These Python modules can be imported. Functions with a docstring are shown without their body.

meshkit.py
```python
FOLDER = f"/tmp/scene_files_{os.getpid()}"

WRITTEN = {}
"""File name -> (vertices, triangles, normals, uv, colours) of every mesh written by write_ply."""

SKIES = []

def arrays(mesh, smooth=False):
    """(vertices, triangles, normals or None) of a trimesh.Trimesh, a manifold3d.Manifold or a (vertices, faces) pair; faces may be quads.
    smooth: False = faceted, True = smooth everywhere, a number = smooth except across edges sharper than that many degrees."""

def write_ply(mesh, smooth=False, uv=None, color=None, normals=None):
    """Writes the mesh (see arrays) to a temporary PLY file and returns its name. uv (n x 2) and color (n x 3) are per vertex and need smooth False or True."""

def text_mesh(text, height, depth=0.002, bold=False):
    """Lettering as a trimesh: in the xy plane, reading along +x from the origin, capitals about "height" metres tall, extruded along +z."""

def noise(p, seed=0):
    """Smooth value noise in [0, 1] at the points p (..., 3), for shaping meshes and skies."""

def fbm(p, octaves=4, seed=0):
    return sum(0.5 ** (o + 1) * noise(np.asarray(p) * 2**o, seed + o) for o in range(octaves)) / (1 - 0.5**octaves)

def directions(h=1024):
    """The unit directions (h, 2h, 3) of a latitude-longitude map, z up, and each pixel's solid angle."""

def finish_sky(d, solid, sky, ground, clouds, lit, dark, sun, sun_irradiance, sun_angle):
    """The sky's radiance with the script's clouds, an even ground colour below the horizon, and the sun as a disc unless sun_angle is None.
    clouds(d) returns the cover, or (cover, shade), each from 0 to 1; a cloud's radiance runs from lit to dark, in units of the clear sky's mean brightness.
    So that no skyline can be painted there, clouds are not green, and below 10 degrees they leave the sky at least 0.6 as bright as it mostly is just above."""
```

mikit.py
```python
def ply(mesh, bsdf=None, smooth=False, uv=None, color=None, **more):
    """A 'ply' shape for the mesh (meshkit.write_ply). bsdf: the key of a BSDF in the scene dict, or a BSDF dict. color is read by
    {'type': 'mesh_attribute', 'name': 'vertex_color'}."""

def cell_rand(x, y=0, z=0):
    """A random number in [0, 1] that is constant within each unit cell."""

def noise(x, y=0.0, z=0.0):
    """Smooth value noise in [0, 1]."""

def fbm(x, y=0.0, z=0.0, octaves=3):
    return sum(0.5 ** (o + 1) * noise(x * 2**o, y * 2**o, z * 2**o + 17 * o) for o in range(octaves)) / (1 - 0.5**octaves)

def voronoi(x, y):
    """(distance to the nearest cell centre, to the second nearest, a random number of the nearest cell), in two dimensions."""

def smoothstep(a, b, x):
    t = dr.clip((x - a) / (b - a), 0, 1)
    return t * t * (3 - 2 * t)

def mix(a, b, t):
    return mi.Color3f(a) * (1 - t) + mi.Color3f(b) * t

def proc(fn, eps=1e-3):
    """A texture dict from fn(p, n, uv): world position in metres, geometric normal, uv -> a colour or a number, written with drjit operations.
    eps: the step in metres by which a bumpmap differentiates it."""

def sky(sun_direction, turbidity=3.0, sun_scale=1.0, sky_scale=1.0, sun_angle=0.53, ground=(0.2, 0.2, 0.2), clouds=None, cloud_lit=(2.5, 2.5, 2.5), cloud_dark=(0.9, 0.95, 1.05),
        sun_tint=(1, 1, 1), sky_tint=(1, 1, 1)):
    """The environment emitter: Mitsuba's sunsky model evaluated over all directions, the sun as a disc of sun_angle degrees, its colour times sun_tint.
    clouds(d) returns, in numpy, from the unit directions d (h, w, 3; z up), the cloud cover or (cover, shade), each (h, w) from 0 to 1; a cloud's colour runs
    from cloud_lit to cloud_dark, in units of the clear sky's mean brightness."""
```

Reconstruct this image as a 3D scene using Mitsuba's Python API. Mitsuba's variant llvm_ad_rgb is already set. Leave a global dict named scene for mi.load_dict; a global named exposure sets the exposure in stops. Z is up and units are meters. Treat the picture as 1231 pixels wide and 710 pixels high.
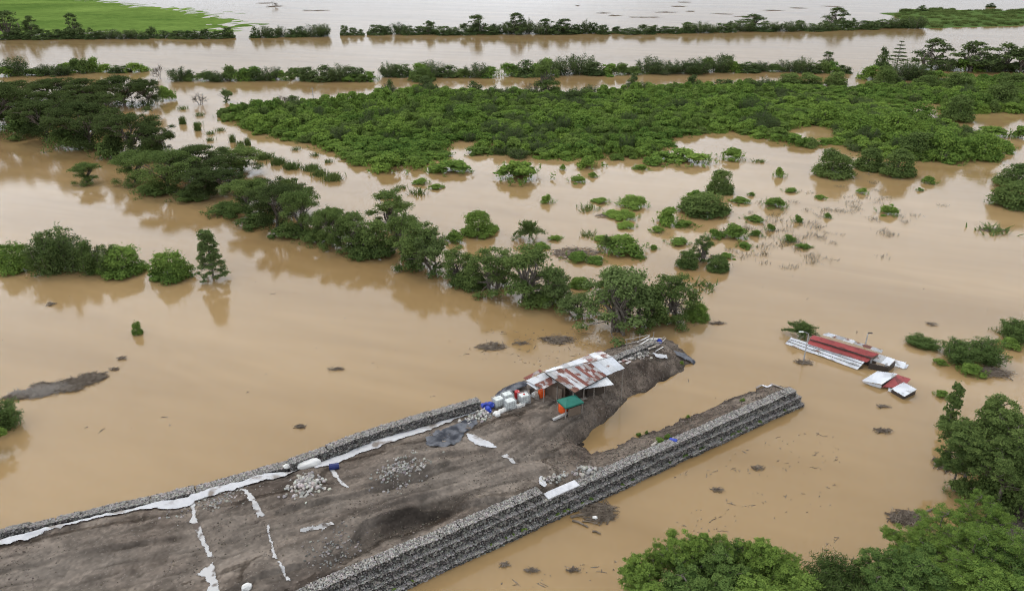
import math
import numpy as np, trimesh, mitsuba as mi, mikit, meshkit, drjit as dr
from scipy.interpolate import LinearNDInterpolator
from scipy.ndimage import gaussian_filter
from shapely import Polygon, Point, LineString, contains_xy
import shapely
T = mi.ScalarTransform4f
scene, labels = {}, {}
RNG = np.random.default_rng(7)

# ---------------------------------------------------------------- camera, sky, exposure
FOV, PITCH, HCAM = 70.0, math.radians(25.0), 50.0
scene['camera'] = {'type': 'perspective', 'fov': FOV, 'fov_axis': 'x', 'near_clip': 0.5, 'far_clip': 60000.0,
                   'to_world': T().look_at(origin=[0, 0, HCAM], target=[0, math.cos(PITCH), HCAM - math.sin(PITCH)], up=[0, 0, 1])}

def clouds(d):
    # an even overcast: a hazy dull rim, a brighter thin deck above it, greyer cloud bodies overhead
    p = d / np.maximum(d[..., 2:] + 0.25, 0.05)
    n = meshkit.fbm(np.stack([p[..., 0] * 1.1 + 3, p[..., 1] * 1.1, p[..., 0] * 0], -1), 4, seed=5)
    el = np.degrees(np.arcsin(np.clip(d[..., 2], 0, 1)))
    deck = np.interp(el, [0, 7, 13, 26, 60, 90], [0.80, 0.86, 0.34, 0.02, 0.56, 0.76])
    toward = d @ (np.array([-0.70, 0.66, 0.28]) / np.linalg.norm([-0.70, 0.66, 0.28]))
    return np.ones_like(n), np.clip(deck + 0.20 - 0.34 * toward + 0.55 * (n - 0.5), 0, 1)

scene['sky'] = mikit.sky([-0.30, 0.36, 0.88], turbidity=3, sun_scale=0.12, sun_angle=24, clouds=clouds,
                         cloud_lit=(4.7, 5.0, 5.4), cloud_dark=(1.25, 1.32, 1.42))
exposure = 2.0

# ---------------------------------------------------------------- helpers
FPX = 615.5 / math.tan(math.radians(35.0))
def gp(px, py, z=0.0):
    """The place, on the level z, that the photograph shows at (px, py)."""
    u, v = (px - 615.5) / FPX, (py - 355.0) / FPX
    d = np.array([u, math.cos(PITCH) - v * math.sin(PITCH), -math.sin(PITCH) - v * math.cos(PITCH)])
    return np.array([0, 0, HCAM]) + d * ((z - HCAM) / d[2])
def gps(pts, z=0.0):
    return np.array([gp(p[0], p[1], p[2] if len(p) > 2 else z) for p in pts])
def zoomed(ox, oy, s, pts):
    return [(ox + p[0] / s, oy + p[1] / s, *p[2:]) for p in pts]
def px_per_m(P):
    return FPX / (P[1] * math.cos(PITCH) + (HCAM - P[2]) * math.sin(PITCH))
def unit(a):
    return a / (np.linalg.norm(a, axis=-1, keepdims=True) + 1e-12)
def numbered(name, used=scene):
    if name not in TAKEN:
        TAKEN.add(name); return name
    i = 1
    while f'{name}_{i:03d}' in TAKEN: i += 1
    TAKEN.add(f'{name}_{i:03d}'); return f'{name}_{i:03d}'
TAKEN = set()
def tag(key, label, cat=None, group=None, kind=None):
    e = {'label': label}
    if cat: e['category'] = cat
    if group: e['group'] = group
    if kind: e['kind'] = kind
    labels[key] = e; return key
def part(parent, name, mesh, bsdf, smooth=False, label=None, kind=None, **kw):
    key = numbered(parent + '__' + name)
    scene[key] = mikit.ply(mesh, bsdf, smooth, **kw)
    if label or kind:
        labels[key] = {k: v for k, v in (('label', label), ('kind', kind)) if v}
    return key
def solo(name, mesh, bsdf, label, cat, group=None, kind=None, smooth=False, **kw):
    key = numbered(name)
    scene[key] = mikit.ply(mesh, bsdf, smooth, **kw)
    return tag(key, label, cat, group, kind)
def structure(name, mesh, bsdf, label, smooth=False, **kw):
    key = numbered(name); scene[key] = mikit.ply(mesh, bsdf, smooth, **kw)
    labels[key] = {'label': label, 'kind': 'structure'}; return key
def thing(name, label, cat, group=None):
    return tag(numbered(name), label, cat, group)
def ref(key):
    return {'type': 'ref', 'id': key}
def shapegroup(name, **children):
    scene[name] = {'type': 'shapegroup', **children}; return name
def inst(key, grp, m):
    scene[key] = {'type': 'instance', 'to_world': T(m), 'group': ref(grp)}
def mat(pos, rz=0.0, sx=1.0, sy=1.0, sz=1.0):
    c, s = math.cos(rz), math.sin(rz)
    m = np.eye(4); m[:3, :3] = np.array([[c, -s, 0], [s, c, 0], [0, 0, 1]]) @ np.diag([sx, sy, sz]); m[:3, 3] = pos
    return m
def cat_mesh(ms):
    vs, fs, o = [], [], 0
    for v, f in ms:
        vs.append(v); fs.append(np.asarray(f) + o); o += len(v)
    return np.vstack(vs), np.vstack(fs)
BV = np.array([[x, y, z] for x in (-.5, .5) for y in (-.5, .5) for z in (-.5, .5)])
BF = np.array([[0, 1, 3], [0, 3, 2], [4, 6, 7], [4, 7, 5], [0, 4, 5], [0, 5, 1], [2, 3, 7], [2, 7, 6], [0, 2, 6], [0, 6, 4], [1, 5, 7], [1, 7, 3]])
def box(c, size, rz=0.0, rx=0.0, ry=0.0):
    R = trimesh.transformations.euler_matrix(rx, ry, rz)[:3, :3]
    return BV * np.array(size) @ R.T + np.array(c), BF
def bevel_box(c, size, b=0.03, rz=0.0, rx=0.0, ry=0.0):
    s = np.array(size); pts = []
    for sg in BV * 2:
        for k in range(3):
            h = s / 2 - b; h[k] += b; pts.append(sg * h)
    hull = trimesh.convex.convex_hull(np.array(pts))
    R = trimesh.transformations.euler_matrix(rx, ry, rz)[:3, :3]
    return np.array(hull.vertices) @ R.T + np.array(c), np.array(hull.faces)
def tube(pts, rad, sides=5, cap=True):
    p = np.asarray(pts, float); n = len(p); rad = np.broadcast_to(rad, (n,))
    t = unit(np.gradient(p, axis=0))
    ref_ = np.where(np.abs(t[:, 2:]) < 0.9, [[0, 0, 1.0]], [[1.0, 0, 0]])
    a = unit(np.cross(t, ref_)); b = np.cross(t, a)
    ang = np.arange(sides) * 2 * np.pi / sides
    v = p[:, None] + rad[:, None, None] * (np.cos(ang)[None, :, None] * a[:, None] + np.sin(ang)[None, :, None] * b[:, None])
    i, j = np.meshgrid(np.arange(n - 1), np.arange(sides), indexing='ij')
    q = np.stack([i * sides + j, i * sides + (j + 1) % sides, (i + 1) * sides + (j + 1) % sides, (i + 1) * sides + j], -1).reshape(-1, 4)
    f = np.vstack([q[:, [0, 2, 1]], q[:, [0, 3, 2]]])
    v = v.reshape(-1, 3)
    if cap:
        v = np.vstack([v, p[:1], p[-1:]]); k = np.arange(sides)
        f = np.vstack([f, np.stack([k * 0 + n * sides, k, (k + 1) % sides], 1), np.stack([k * 0 + n * sides + 1, (n - 1) * sides + (k + 1) % sides, (n - 1) * sides + k], 1)])
    return v, f
def bar(a, b, r=0.04, sides=6):
    return tube([a, (np.array(a) + np.array(b)) / 2, b], r, sides)
def lathe(profile, seg=20):
    p = np.array(profile, float); n = len(p); ang = np.arange(seg) * 2 * np.pi / seg
    v = np.stack([p[:, None, 0] * np.cos(ang), p[:, None, 0] * np.sin(ang), np.broadcast_to(p[:, None, 1], (n, seg))], -1).reshape(-1, 3)
    i, j = np.meshgrid(np.arange(n - 1), np.arange(seg), indexing='ij')
    q = np.stack([i * seg + j, i * seg + (j + 1) % seg, (i + 1) * seg + (j + 1) % seg, (i + 1) * seg + j], -1).reshape(-1, 4)
    return v, np.vstack([q[:, [0, 1, 2]], q[:, [0, 2, 3]]])
def moved(m, pos, rz=0, rx=0, ry=0, s=1.0):
    R = trimesh.transformations.euler_matrix(rx, ry, rz)[:3, :3]
    return m[0] * s @ R.T + np.array(pos), m[1]

# ---------------------------------------------------------------- materials
N, SS, MIX = mikit.noise, mikit.smoothstep, mikit.mix
def rgb(*c):
    return {'type': 'rgb', 'value': list(c)}
def leaf_bsdf(key, a, b, scale=3.0, trans=0.55, rough=0.75, patch=0.05):
    def fn(p, n, uv):
        t = mikit.cell_rand(p.x * scale, p.y * scale, p.z * scale) * 0.55 + N(p.x * patch, p.y * patch, p.z * 0.2) * 0.75 - 0.15
        return MIX(a, b, dr.clip(t, 0, 1))
    scene[key] = {'type': 'principledthin', 'base_color': mikit.proc(fn), 'roughness': rough, 'diff_trans': trans, 'eta': 1.33}
leaf_bsdf('leaf_rain', (0.043, 0.064, 0.024), (0.104, 0.137, 0.046))
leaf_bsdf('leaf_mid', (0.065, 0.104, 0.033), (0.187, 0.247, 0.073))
leaf_bsdf('leaf_bright', (0.088, 0.149, 0.035), (0.255, 0.359, 0.077))
leaf_bsdf('leaf_vine', (0.072, 0.144, 0.035), (0.252, 0.350, 0.071), scale=2.0, patch=0.06)
leaf_bsdf('leaf_olive', (0.084, 0.121, 0.043), (0.188, 0.251, 0.087))
leaf_bsdf('leaf_far', (0.051, 0.080, 0.032), (0.139, 0.182, 0.067), scale=1.5)
leaf_bsdf('leaf_reed', (0.075, 0.115, 0.032), (0.170, 0.210, 0.070))
leaf_bsdf('leaf_bamboo', (0.070, 0.115, 0.034), (0.160, 0.220, 0.070))
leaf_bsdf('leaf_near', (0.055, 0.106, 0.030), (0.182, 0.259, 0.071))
leaf_bsdf('leaf_vine_pale', (0.075, 0.129, 0.033), (0.220, 0.302, 0.073), scale=2.0, patch=0.08)
leaf_bsdf('leaf_dry', (0.120, 0.110, 0.080), (0.230, 0.210, 0.160))
def fn_bark(p, n, uv):
    return MIX((0.09, 0.075, 0.06), (0.24, 0.21, 0.18), N(p.x * 6, p.y * 6, p.z * 2))
scene['bark'] = {'type': 'twosided', 'b': {'type': 'diffuse', 'reflectance': mikit.proc(fn_bark)}}
def fn_wood(p, n, uv):
    return MIX((0.085, 0.066, 0.050), (0.27, 0.225, 0.180), N(p.x * 3, p.y * 3, p.z * 3))
scene['driftwood'] = {'type': 'twosided', 'b': {'type': 'diffuse', 'reflectance': mikit.proc(fn_wood)}}
scene['debris_brown'] = {'type': 'twosided', 'b': {'type': 'diffuse', 'reflectance': rgb(0.150, 0.118, 0.090)}}
scene['stone_vc'] = {'type': 'twosided', 'b': {'type': 'diffuse', 'reflectance': {'type': 'mesh_attribute', 'name': 'vertex_color'}}}
def fn_water(p, n, uv):
    a, b = p.x * 0.93 - p.y * 0.36, p.x * 0.36 + p.y * 0.93
    f = mikit.fbm(a * 0.012, b * 0.05, 0.0, 4)
    w = mikit.fbm(a * 0.05 + 3 * f, b * 0.22 + 2 * f, 3.0, 3)
    return MIX((0.258, 0.164, 0.071), (0.352, 0.236, 0.115), dr.clip(1.15 * (f - 0.5) + 0.75 * (w - 0.5) + 0.48, 0, 1))
def fn_ripple(p, n, uv):
    a = mikit.fbm(p.x * 0.55 + p.y * 0.12, p.y * 0.9, 0.0, 2)
    b = N(p.x * 2.1, p.y * 3.0, 5.0)
    k = SS(0.40, 0.65, mikit.fbm(p.x * 0.02, p.y * 0.035, 11.0, 3))
    return (a * 0.0060 + b * 0.0016) * (0.35 + 1.5 * k)
scene['water_mat'] = {'type': 'bumpmap', 'scale': 1.0, 'tex': mikit.proc(fn_ripple, eps=0.05),
                      'b': {'type': 'roughplastic', 'int_ior': 1.333, 'alpha': 0.012, 'diffuse_reflectance': mikit.proc(fn_water)}}
DDIR, DNRM = np.array([0.8444, 0.5358]), np.array([-0.5358, 0.8444])
def fn_earth(p, n, uv):
    s, t = p.x * 0.8444 + p.y * 0.5358, -p.x * 0.5358 + p.y * 0.8444
    track = mikit.fbm(s * 0.06, t * 0.55, 2.0, 3)
    blot = mikit.fbm(s * 0.22, t * 0.25, 7.0, 4)
    grit = N(p.x * 4.5, p.y * 4.5, p.z * 4.5)
    speck = mikit.cell_rand(p.x * 9, p.y * 9, p.z * 9)
    c = MIX((0.112, 0.089, 0.072), (0.180, 0.150, 0.124), SS(0.30, 0.70, 0.3 * track + 0.7 * blot))
    c = MIX(c, (0.056, 0.044, 0.037), SS(0.58, 0.74, mikit.fbm(s * 0.10 + 9, t * 0.3, 1.0, 3)) * 0.75)
    fine = mikit.fbm(s * 0.16 + 40, t * 1.5, 4.0, 3)
    c = c * (1.10 - 0.30 * SS(0.45, 0.75, fine)) * (1.22 - 0.5 * SS(0.38, 0.68, mikit.fbm(s * 0.8, t * 1.0, 9.0, 4)))
    c = c * (0.72 + 0.56 * grit)
    c = MIX(c, (0.30, 0.27, 0.24), dr.select(speck > 0.97, 0.35, 0.0))
    c = MIX(c, mi.Color3f(0.180, 0.155, 0.132) * (0.8 + 0.4 * grit), 0.55 * uv.y * (0.5 + blot)) * (1 - 0.42 * uv.x)
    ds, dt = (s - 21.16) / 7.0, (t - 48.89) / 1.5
    hollow_tone = SS(1.15, 0.75, dr.sqrt(ds * ds + dt * dt) + 0.35 * (blot - 0.5))
    c = c * (1 - 0.45 * hollow_tone)  # darker oval over the hollow beside the near wall
    wet = SS(0.55, 0.05, p.z)
    return c * (1 - 0.30 * wet)
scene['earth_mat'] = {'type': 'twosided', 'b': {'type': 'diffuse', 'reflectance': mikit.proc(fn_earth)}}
def fn_meadow(p, n, uv):
    a = mikit.fbm(p.x * 0.012, p.y * 0.02, 0.0, 4); b = N(p.x * 0.25, p.y * 0.25, 0.0)
    return MIX((0.075, 0.128, 0.028), (0.170, 0.245, 0.058), dr.clip(1.5 * (a - 0.25) + 0.4 * (b - .5), 0, 1))
scene['meadow_mat'] = {'type': 'twosided', 'b': {'type': 'diffuse', 'reflectance': mikit.proc(fn_meadow)}}
def fn_marsh(p, n, uv):
    a = mikit.fbm(p.x * 0.02, p.y * 0.04, 0.0, 4)
    return MIX((0.050, 0.090, 0.026), (0.115, 0.165, 0.050), a)
scene['marsh_mat'] = {'type': 'twosided', 'b': {'type': 'diffuse', 'reflectance': mikit.proc(fn_marsh)}}
def fn_cloth(p, n, uv):
    a = mikit.fbm(p.x * 0.9, p.y * 0.9, p.z, 4); b = N(p.x * 7, p.y * 7, p.z * 7)
    return MIX((0.24, 0.21, 0.185), (0.54, 0.54, 0.55), dr.clip(SS(0.22, 0.46, a) - 0.18 * b + .1, 0, 1))
scene['cloth_mat'] = {'type': 'twosided', 'b': {'type': 'diffuse', 'reflectance': mikit.proc(fn_cloth)}}
def fn_dirty(p, n, uv):
    a = mikit.fbm(p.x * 1.4, p.y * 1.4, p.z + 5, 4)
    return MIX((0.13, 0.105, 0.088), (0.50, 0.49, 0.48), SS(0.26, 0.46, a))
scene['dirty_cloth_mat'] = {'type': 'twosided', 'b': {'type': 'diffuse', 'reflectance': mikit.proc(fn_dirty)}}
def fn_tarp(p, n, uv):
    a = mikit.fbm(p.x * 1.3, p.y * 1.3, p.z, 3)
    return MIX((0.055, 0.058, 0.068), (0.165, 0.170, 0.185), SS(.3, .7, a))
scene['grey_tarp_mat'] = {'type': 'twosided', 'b': {'type': 'diffuse', 'reflectance': mikit.proc(fn_tarp)}}
def metal(key, base, rust, amount, sx=1.0):
    def fn(p, n, uv):
        a = mikit.fbm(p.x * 1.1 * sx + p.z, p.y * 1.1, p.z * 2.0, 4); b = N(p.x * 9, p.y * 9, p.z * 9)
        c = MIX([x * 0.82 for x in base], base, SS(0.3, 0.6, mikit.fbm(p.x * .7 + 4, p.y * .7, p.z, 3)))
        return MIX(c, MIX(rust, [x * 0.6 for x in rust], b), SS(1.0 - amount - 0.08, 1.0 - amount + 0.06, a))
    scene[key] = {'type': 'twosided', 'b': {'type': 'principled', 'base_color': mikit.proc(fn), 'roughness': 0.45, 'specular': 0.4}}
metal('sheet_white', (0.64, 0.65, 0.66), (0.26, 0.12, 0.08), 0.33)
metal('sheet_grey', (0.42, 0.42, 0.42), (0.24, 0.12, 0.08), 0.42)
metal('sheet_rust', (0.235, 0.080, 0.060), (0.44, 0.38, 0.35), 0.47)
metal('sheet_streaked', (0.52, 0.50, 0.49), (0.22, 0.085, 0.062), 0.50)
metal('sheet_red', (0.340, 0.066, 0.062), (0.22, 0.05, 0.045), 0.42)
metal('sheet_clean', (0.68, 0.70, 0.73), (0.50, 0.50, 0.50), 0.35)
def flat(key, c, rough=0.5, spec=0.3):
    def fn(p, n, uv):
        return mi.Color3f(c) * (0.72 + 0.5 * mikit.fbm(p.x * 2.3, p.y * 2.3, p.z * 2.3, 3))
    scene[key] = {'type': 'twosided', 'b': {'type': 'principled', 'base_color': mikit.proc(fn), 'roughness': rough, 'specular': spec}}
flat('plywood', (0.17, 0.13, 0.10)); flat('dark_board', (0.055, 0.045, 0.038)); flat('blue_plastic', (0.025, 0.055, 0.36), 0.35)
flat('navy_plastic', (0.02, 0.03, 0.12), 0.35); flat('green_tarp', (0.022, 0.155, 0.115), 0.6); flat('orange_plastic', (0.75, 0.115, 0.025), 0.4)
flat('red_plastic', (0.42, 0.03, 0.03), 0.4); flat('white_plastic', (0.62, 0.65, 0.62), 0.35); flat('galvanised', (0.36, 0.37, 0.38), 0.4, 0.6)
flat('concrete', (0.42, 0.41, 0.40), 0.8, 0.1); flat('white_concrete', (0.58, 0.58, 0.60), 0.8, 0.1); flat('sack_white', (0.70, 0.69, 0.66), 0.8, 0.1)
flat('weathered_wood', (0.27, 0.24, 0.21), 0.8, 0.1); flat('pale_wood', (0.42, 0.38, 0.33), 0.8, 0.1)

# ---------------------------------------------------------------- water, sky-lit flood plain
R = 25000.0
wv = np.array([[-R, -2000, 0], [R, -2000, 0], [R, R, 0], [-R, R, 0.0]])
structure('flood_water', (wv, np.array([[0, 1, 2], [0, 2, 3]])), 'water_mat', 'muddy brown flood water spread over the whole river plain')

def relief(poly, cell, hfun, drop=-0.35, pad=0.0):
    """A sheet of ground whose height hfun(x, y, inside distance) decides where it stands out of the water."""
    P = Polygon(poly).buffer(0)
    x0, y0, x1, y1 = P.bounds
    nx, ny = int((x1 - x0 + 2 * pad) / cell[0]) + 1, int((y1 - y0 + 2 * pad) / cell[1]) + 1
    X, Y = np.meshgrid(np.linspace(x0 - pad, x1 + pad, nx), np.linspace(y0 - pad, y1 + pad, ny))
    pts = shapely.points(X.ravel(), Y.ravel())
    dist = shapely.distance(P.boundary, pts) * np.where(contains_xy(P, X.ravel(), Y.ravel()), 1, -1)
    Z = hfun(X.ravel(), Y.ravel(), dist)
    i, j = np.meshgrid(np.arange(ny - 1), np.arange(nx - 1), indexing='ij')
    q = np.stack([i * nx + j, i * nx + j + 1, (i + 1) * nx + j + 1, (i + 1) * nx + j], -1).reshape(-1, 4)
    q = q[(Z[q] > drop).any(1)]
    f = np.vstack([q[:, [0, 1, 2]], q[:, [0, 2, 3]]])
    v = np.stack([X.ravel(), Y.ravel(), Z], 1)
    used = np.unique(f); re = np.zeros(len(v), int); re[used] = np.arange(len(used))
    return v[used], re[f]

mp = gps([(-160, 46), (-160, -8), (40, -8), (150, 5), (225, 12), (275, 22), (287, 31), (262, 39), (150, 41), (0, 46)])[:, :2]
def h_meadow(x, y, d):
    n = meshkit.fbm(np.stack([x * 0.02, y * 0.02, x * 0], -1), 5, seed=3) - 0.5
    m = meshkit.noise(np.stack([x * 0.22, y * 0.12, x * 0], -1), seed=9) - 0.5
    return np.clip(d * 0.012, -0.8, 0.6) + n * 0.8 + m * 0.8
structure('meadow', relief(mp, (4.5, 6.0), h_meadow, pad=60), 'meadow_mat', 'flat bright green meadow on the far river bank, fraying out into the flood', smooth=True)
ip = gps([(1062, 16), (1110, 11), (1180, 13), (1400, 14), (1400, 32), (1231, 31), (1120, 34), (1050, 33), (1090, 26)])[:, :2]
def h_marsh(x, y, d):
    n = meshkit.fbm(np.stack([x * 0.03, y * 0.03, x * 0], -1), 5, seed=13) - 0.5
    return np.clip(d * 0.05, -0.8, 1.2) + n * 1.0
structure('marsh_island', relief(ip, (4.0, 6.0), h_marsh, pad=20), 'marsh_mat', 'long low island overgrown with marsh grass at the upper right', smooth=True)

# ---------------------------------------------------------------- the dike: walls and earth
A0 = gp(490, 708)[:2]
def wl(s, n, z):
    """A point s metres along the near gabion wall, n metres inwards."""
    q = A0 + DDIR * s + DNRM * n
    return np.array([q[0], q[1], z])

lower_px = [(-90, 660), (-40, 646), (0, 636), (78, 619), (135, 605), (216, 588), (290, 568.5), (358, 549)]
left_low = gps(lower_px, 2.9)[:, :2]
upper_px = [(345, 551), (363, 545.5), (431, 519), (500, 497.7), (573, 476.5)]
left_up = gps(upper_px, 3.9)[:, :2]
left_ext = gps([(573, 489), (650, 455), (735, 427)], 2.6)[:, :2]
def resample(poly, step):
    L = LineString(poly); n = max(2, int(round(L.length / step)))
    return [np.array(L.interpolate(t * L.length / n).coords[0]) for t in range(n + 1)]

ctrl = []
for s in (-30, -20, -14, -9, -4, 0, 4, 8, 12, 15):
    ctrl += [wl(s, 2.25, 2.92), wl(s, 1.9, 2.6), wl(s, 1.2, 0.9), wl(s, 0.5, 0.0), wl(s, -0.6, -2)]
for s in (17, 21, 25, 30, 35, 40, 45, 50, 52.5):
    ctrl += [wl(s, 1.85, 2.06), wl(s, 1.4, 1.6), wl(s, 0.5, 0.0), wl(s, -0.6, -2)]
for s in (54.5,):
    ctrl += [wl(s, 2, -1.5), wl(s, 0, -2)]
for q, q2 in zip(left_low[:-1], left_low[1:]):
    t = unit(q2 - q); nr = np.array([-t[1], t[0]])
    for c in (q, (q + q2) / 2):
        ctrl += [np.r_[c - nr * 1.35, 2.74], np.r_[c - nr * 1.0, 2.3], np.r_[c - nr * 0.3, 1.6], np.r_[c + nr * 1.2, -2.0]]
for q, q2 in zip(left_up[:-1], left_up[1:]):
    t = unit(q2 - q); nr = np.array([-t[1], t[0]])
    for c in (q, (q + q2) / 2, q2):
        ctrl += [np.r_[c - nr * 1.7, 2.76], np.r_[c - nr * 0.8, 2.5], np.r_[c - nr * 0.2, 1.6], np.r_[c + nr * 1.5, -2.0]]
ctrl += list(gps([(620, 464, 2.4), (680, 440, 2.3), (735, 424, 2.1), (785, 407, 1.6)]))
ctrl += list(gps([(590, 472, -2), (640, 448, -2), (690, 430, -2), (735, 414, -2), (790, 398, -2), (830, 405, -2), (852, 428, -2)], 0))
# the top of the fill
ctrl += list(gps([(-60, 700, 2.9), (20, 690, 2.85), (100, 660, 2.9), (200, 640, 2.85), (150, 705, 2.85), (300, 690, 2.8), (300, 625, 2.85), (380, 605, 2.85), (450, 565, 2.8), (520, 548, 2.8),
                  (600, 505, 2.75), (645, 515, 2.6), (600, 560, 2.7), (560, 592, 2.72), (500, 602, 2.8), (630, 575, 2.6), (655, 550, 2.1), (680, 556, 1.7), (700, 556, 1.3), (620, 535, 2.65),
                  (437, 641, 2.8), (460, 627, 2.82), (500, 617, 2.82), (555, 610, 2.8), (455, 650, 2.1), (475, 644, 1.6), (510, 631, 1.6), (545, 618, 1.9), (420, 655, 2.7),
                  (660, 482, 2.75), (700, 492, 2.3), (725, 478, 2.2), (700, 462, 2.75), (755, 440, 2.55), (790, 424, 2.2), (812, 431, 1.5), (800, 441, 1.3), (772, 453, 1.5), (690, 512, 2.2), (675, 528, 1.7)]))
shore_px = [(835, 436), (823, 440), (814, 447), (790, 459), (763.5, 472), (740, 495), (725, 507), (708.5, 521), (690, 533), (704, 540.5), (713, 545), (742, 537), (768, 524), (799.5, 514), (826, 501), (846, 495),
            (879.5, 478), (909, 469.6), (928, 461), (945, 462)]
ctrl += list(gps(shore_px, 0.0))
ctrl += list(gps([(750, 515, -1.3), (775, 490, -1.3), (800, 475, -1.3), (840, 480, -1.3), (870, 465, -1.3), (715, 532, -1.3), (840, 448, -1.3), (900, 455, -1.5), (800, 495, -1.3), (955, 452, -1.5)], 0))
ctrl = np.array(ctrl)
GX, GY, CELL = np.arange(-62, 42, 0.2), np.arange(38, 92, 0.2), 0.2
XX, YY = np.meshgrid(GX, GY)
ZZ = LinearNDInterpolator(ctrl[:, :2], ctrl[:, 2], fill_value=-3.0)(XX, YY)
ZZ = gaussian_filter(ZZ, 1.6)
inner = np.clip((ZZ - 0.2) / 1.2, 0, 1)
def signed_line(px, z=2.8):
    q = gps(px, z)[:, :2]; L = LineString(q)
    d = shapely.distance(L, shapely.points(XX.ravel(), YY.ravel())).reshape(XX.shape)
    best, side = np.full(XX.shape, 1e9), np.zeros(XX.shape)
    for a, b in zip(q[:-1], q[1:]):
        m, t = (a + b) / 2, unit(b - a)
        dm = np.hypot(XX - m[0], YY - m[1]); sd = (XX - m[0]) * -t[1] + (YY - m[1]) * t[0]
        side = np.where(dm < best, sd, side); best = np.minimum(best, dm)
    return d, side
def scarp(px, amp, w=0.15, fade=3.0):
    global ZZ
    d, side = signed_line(px)
    ZZ = ZZ + amp * np.where(side > 0, np.exp(-d / fade) * np.clip(d / w, 0, 1), 0) * inner
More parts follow.
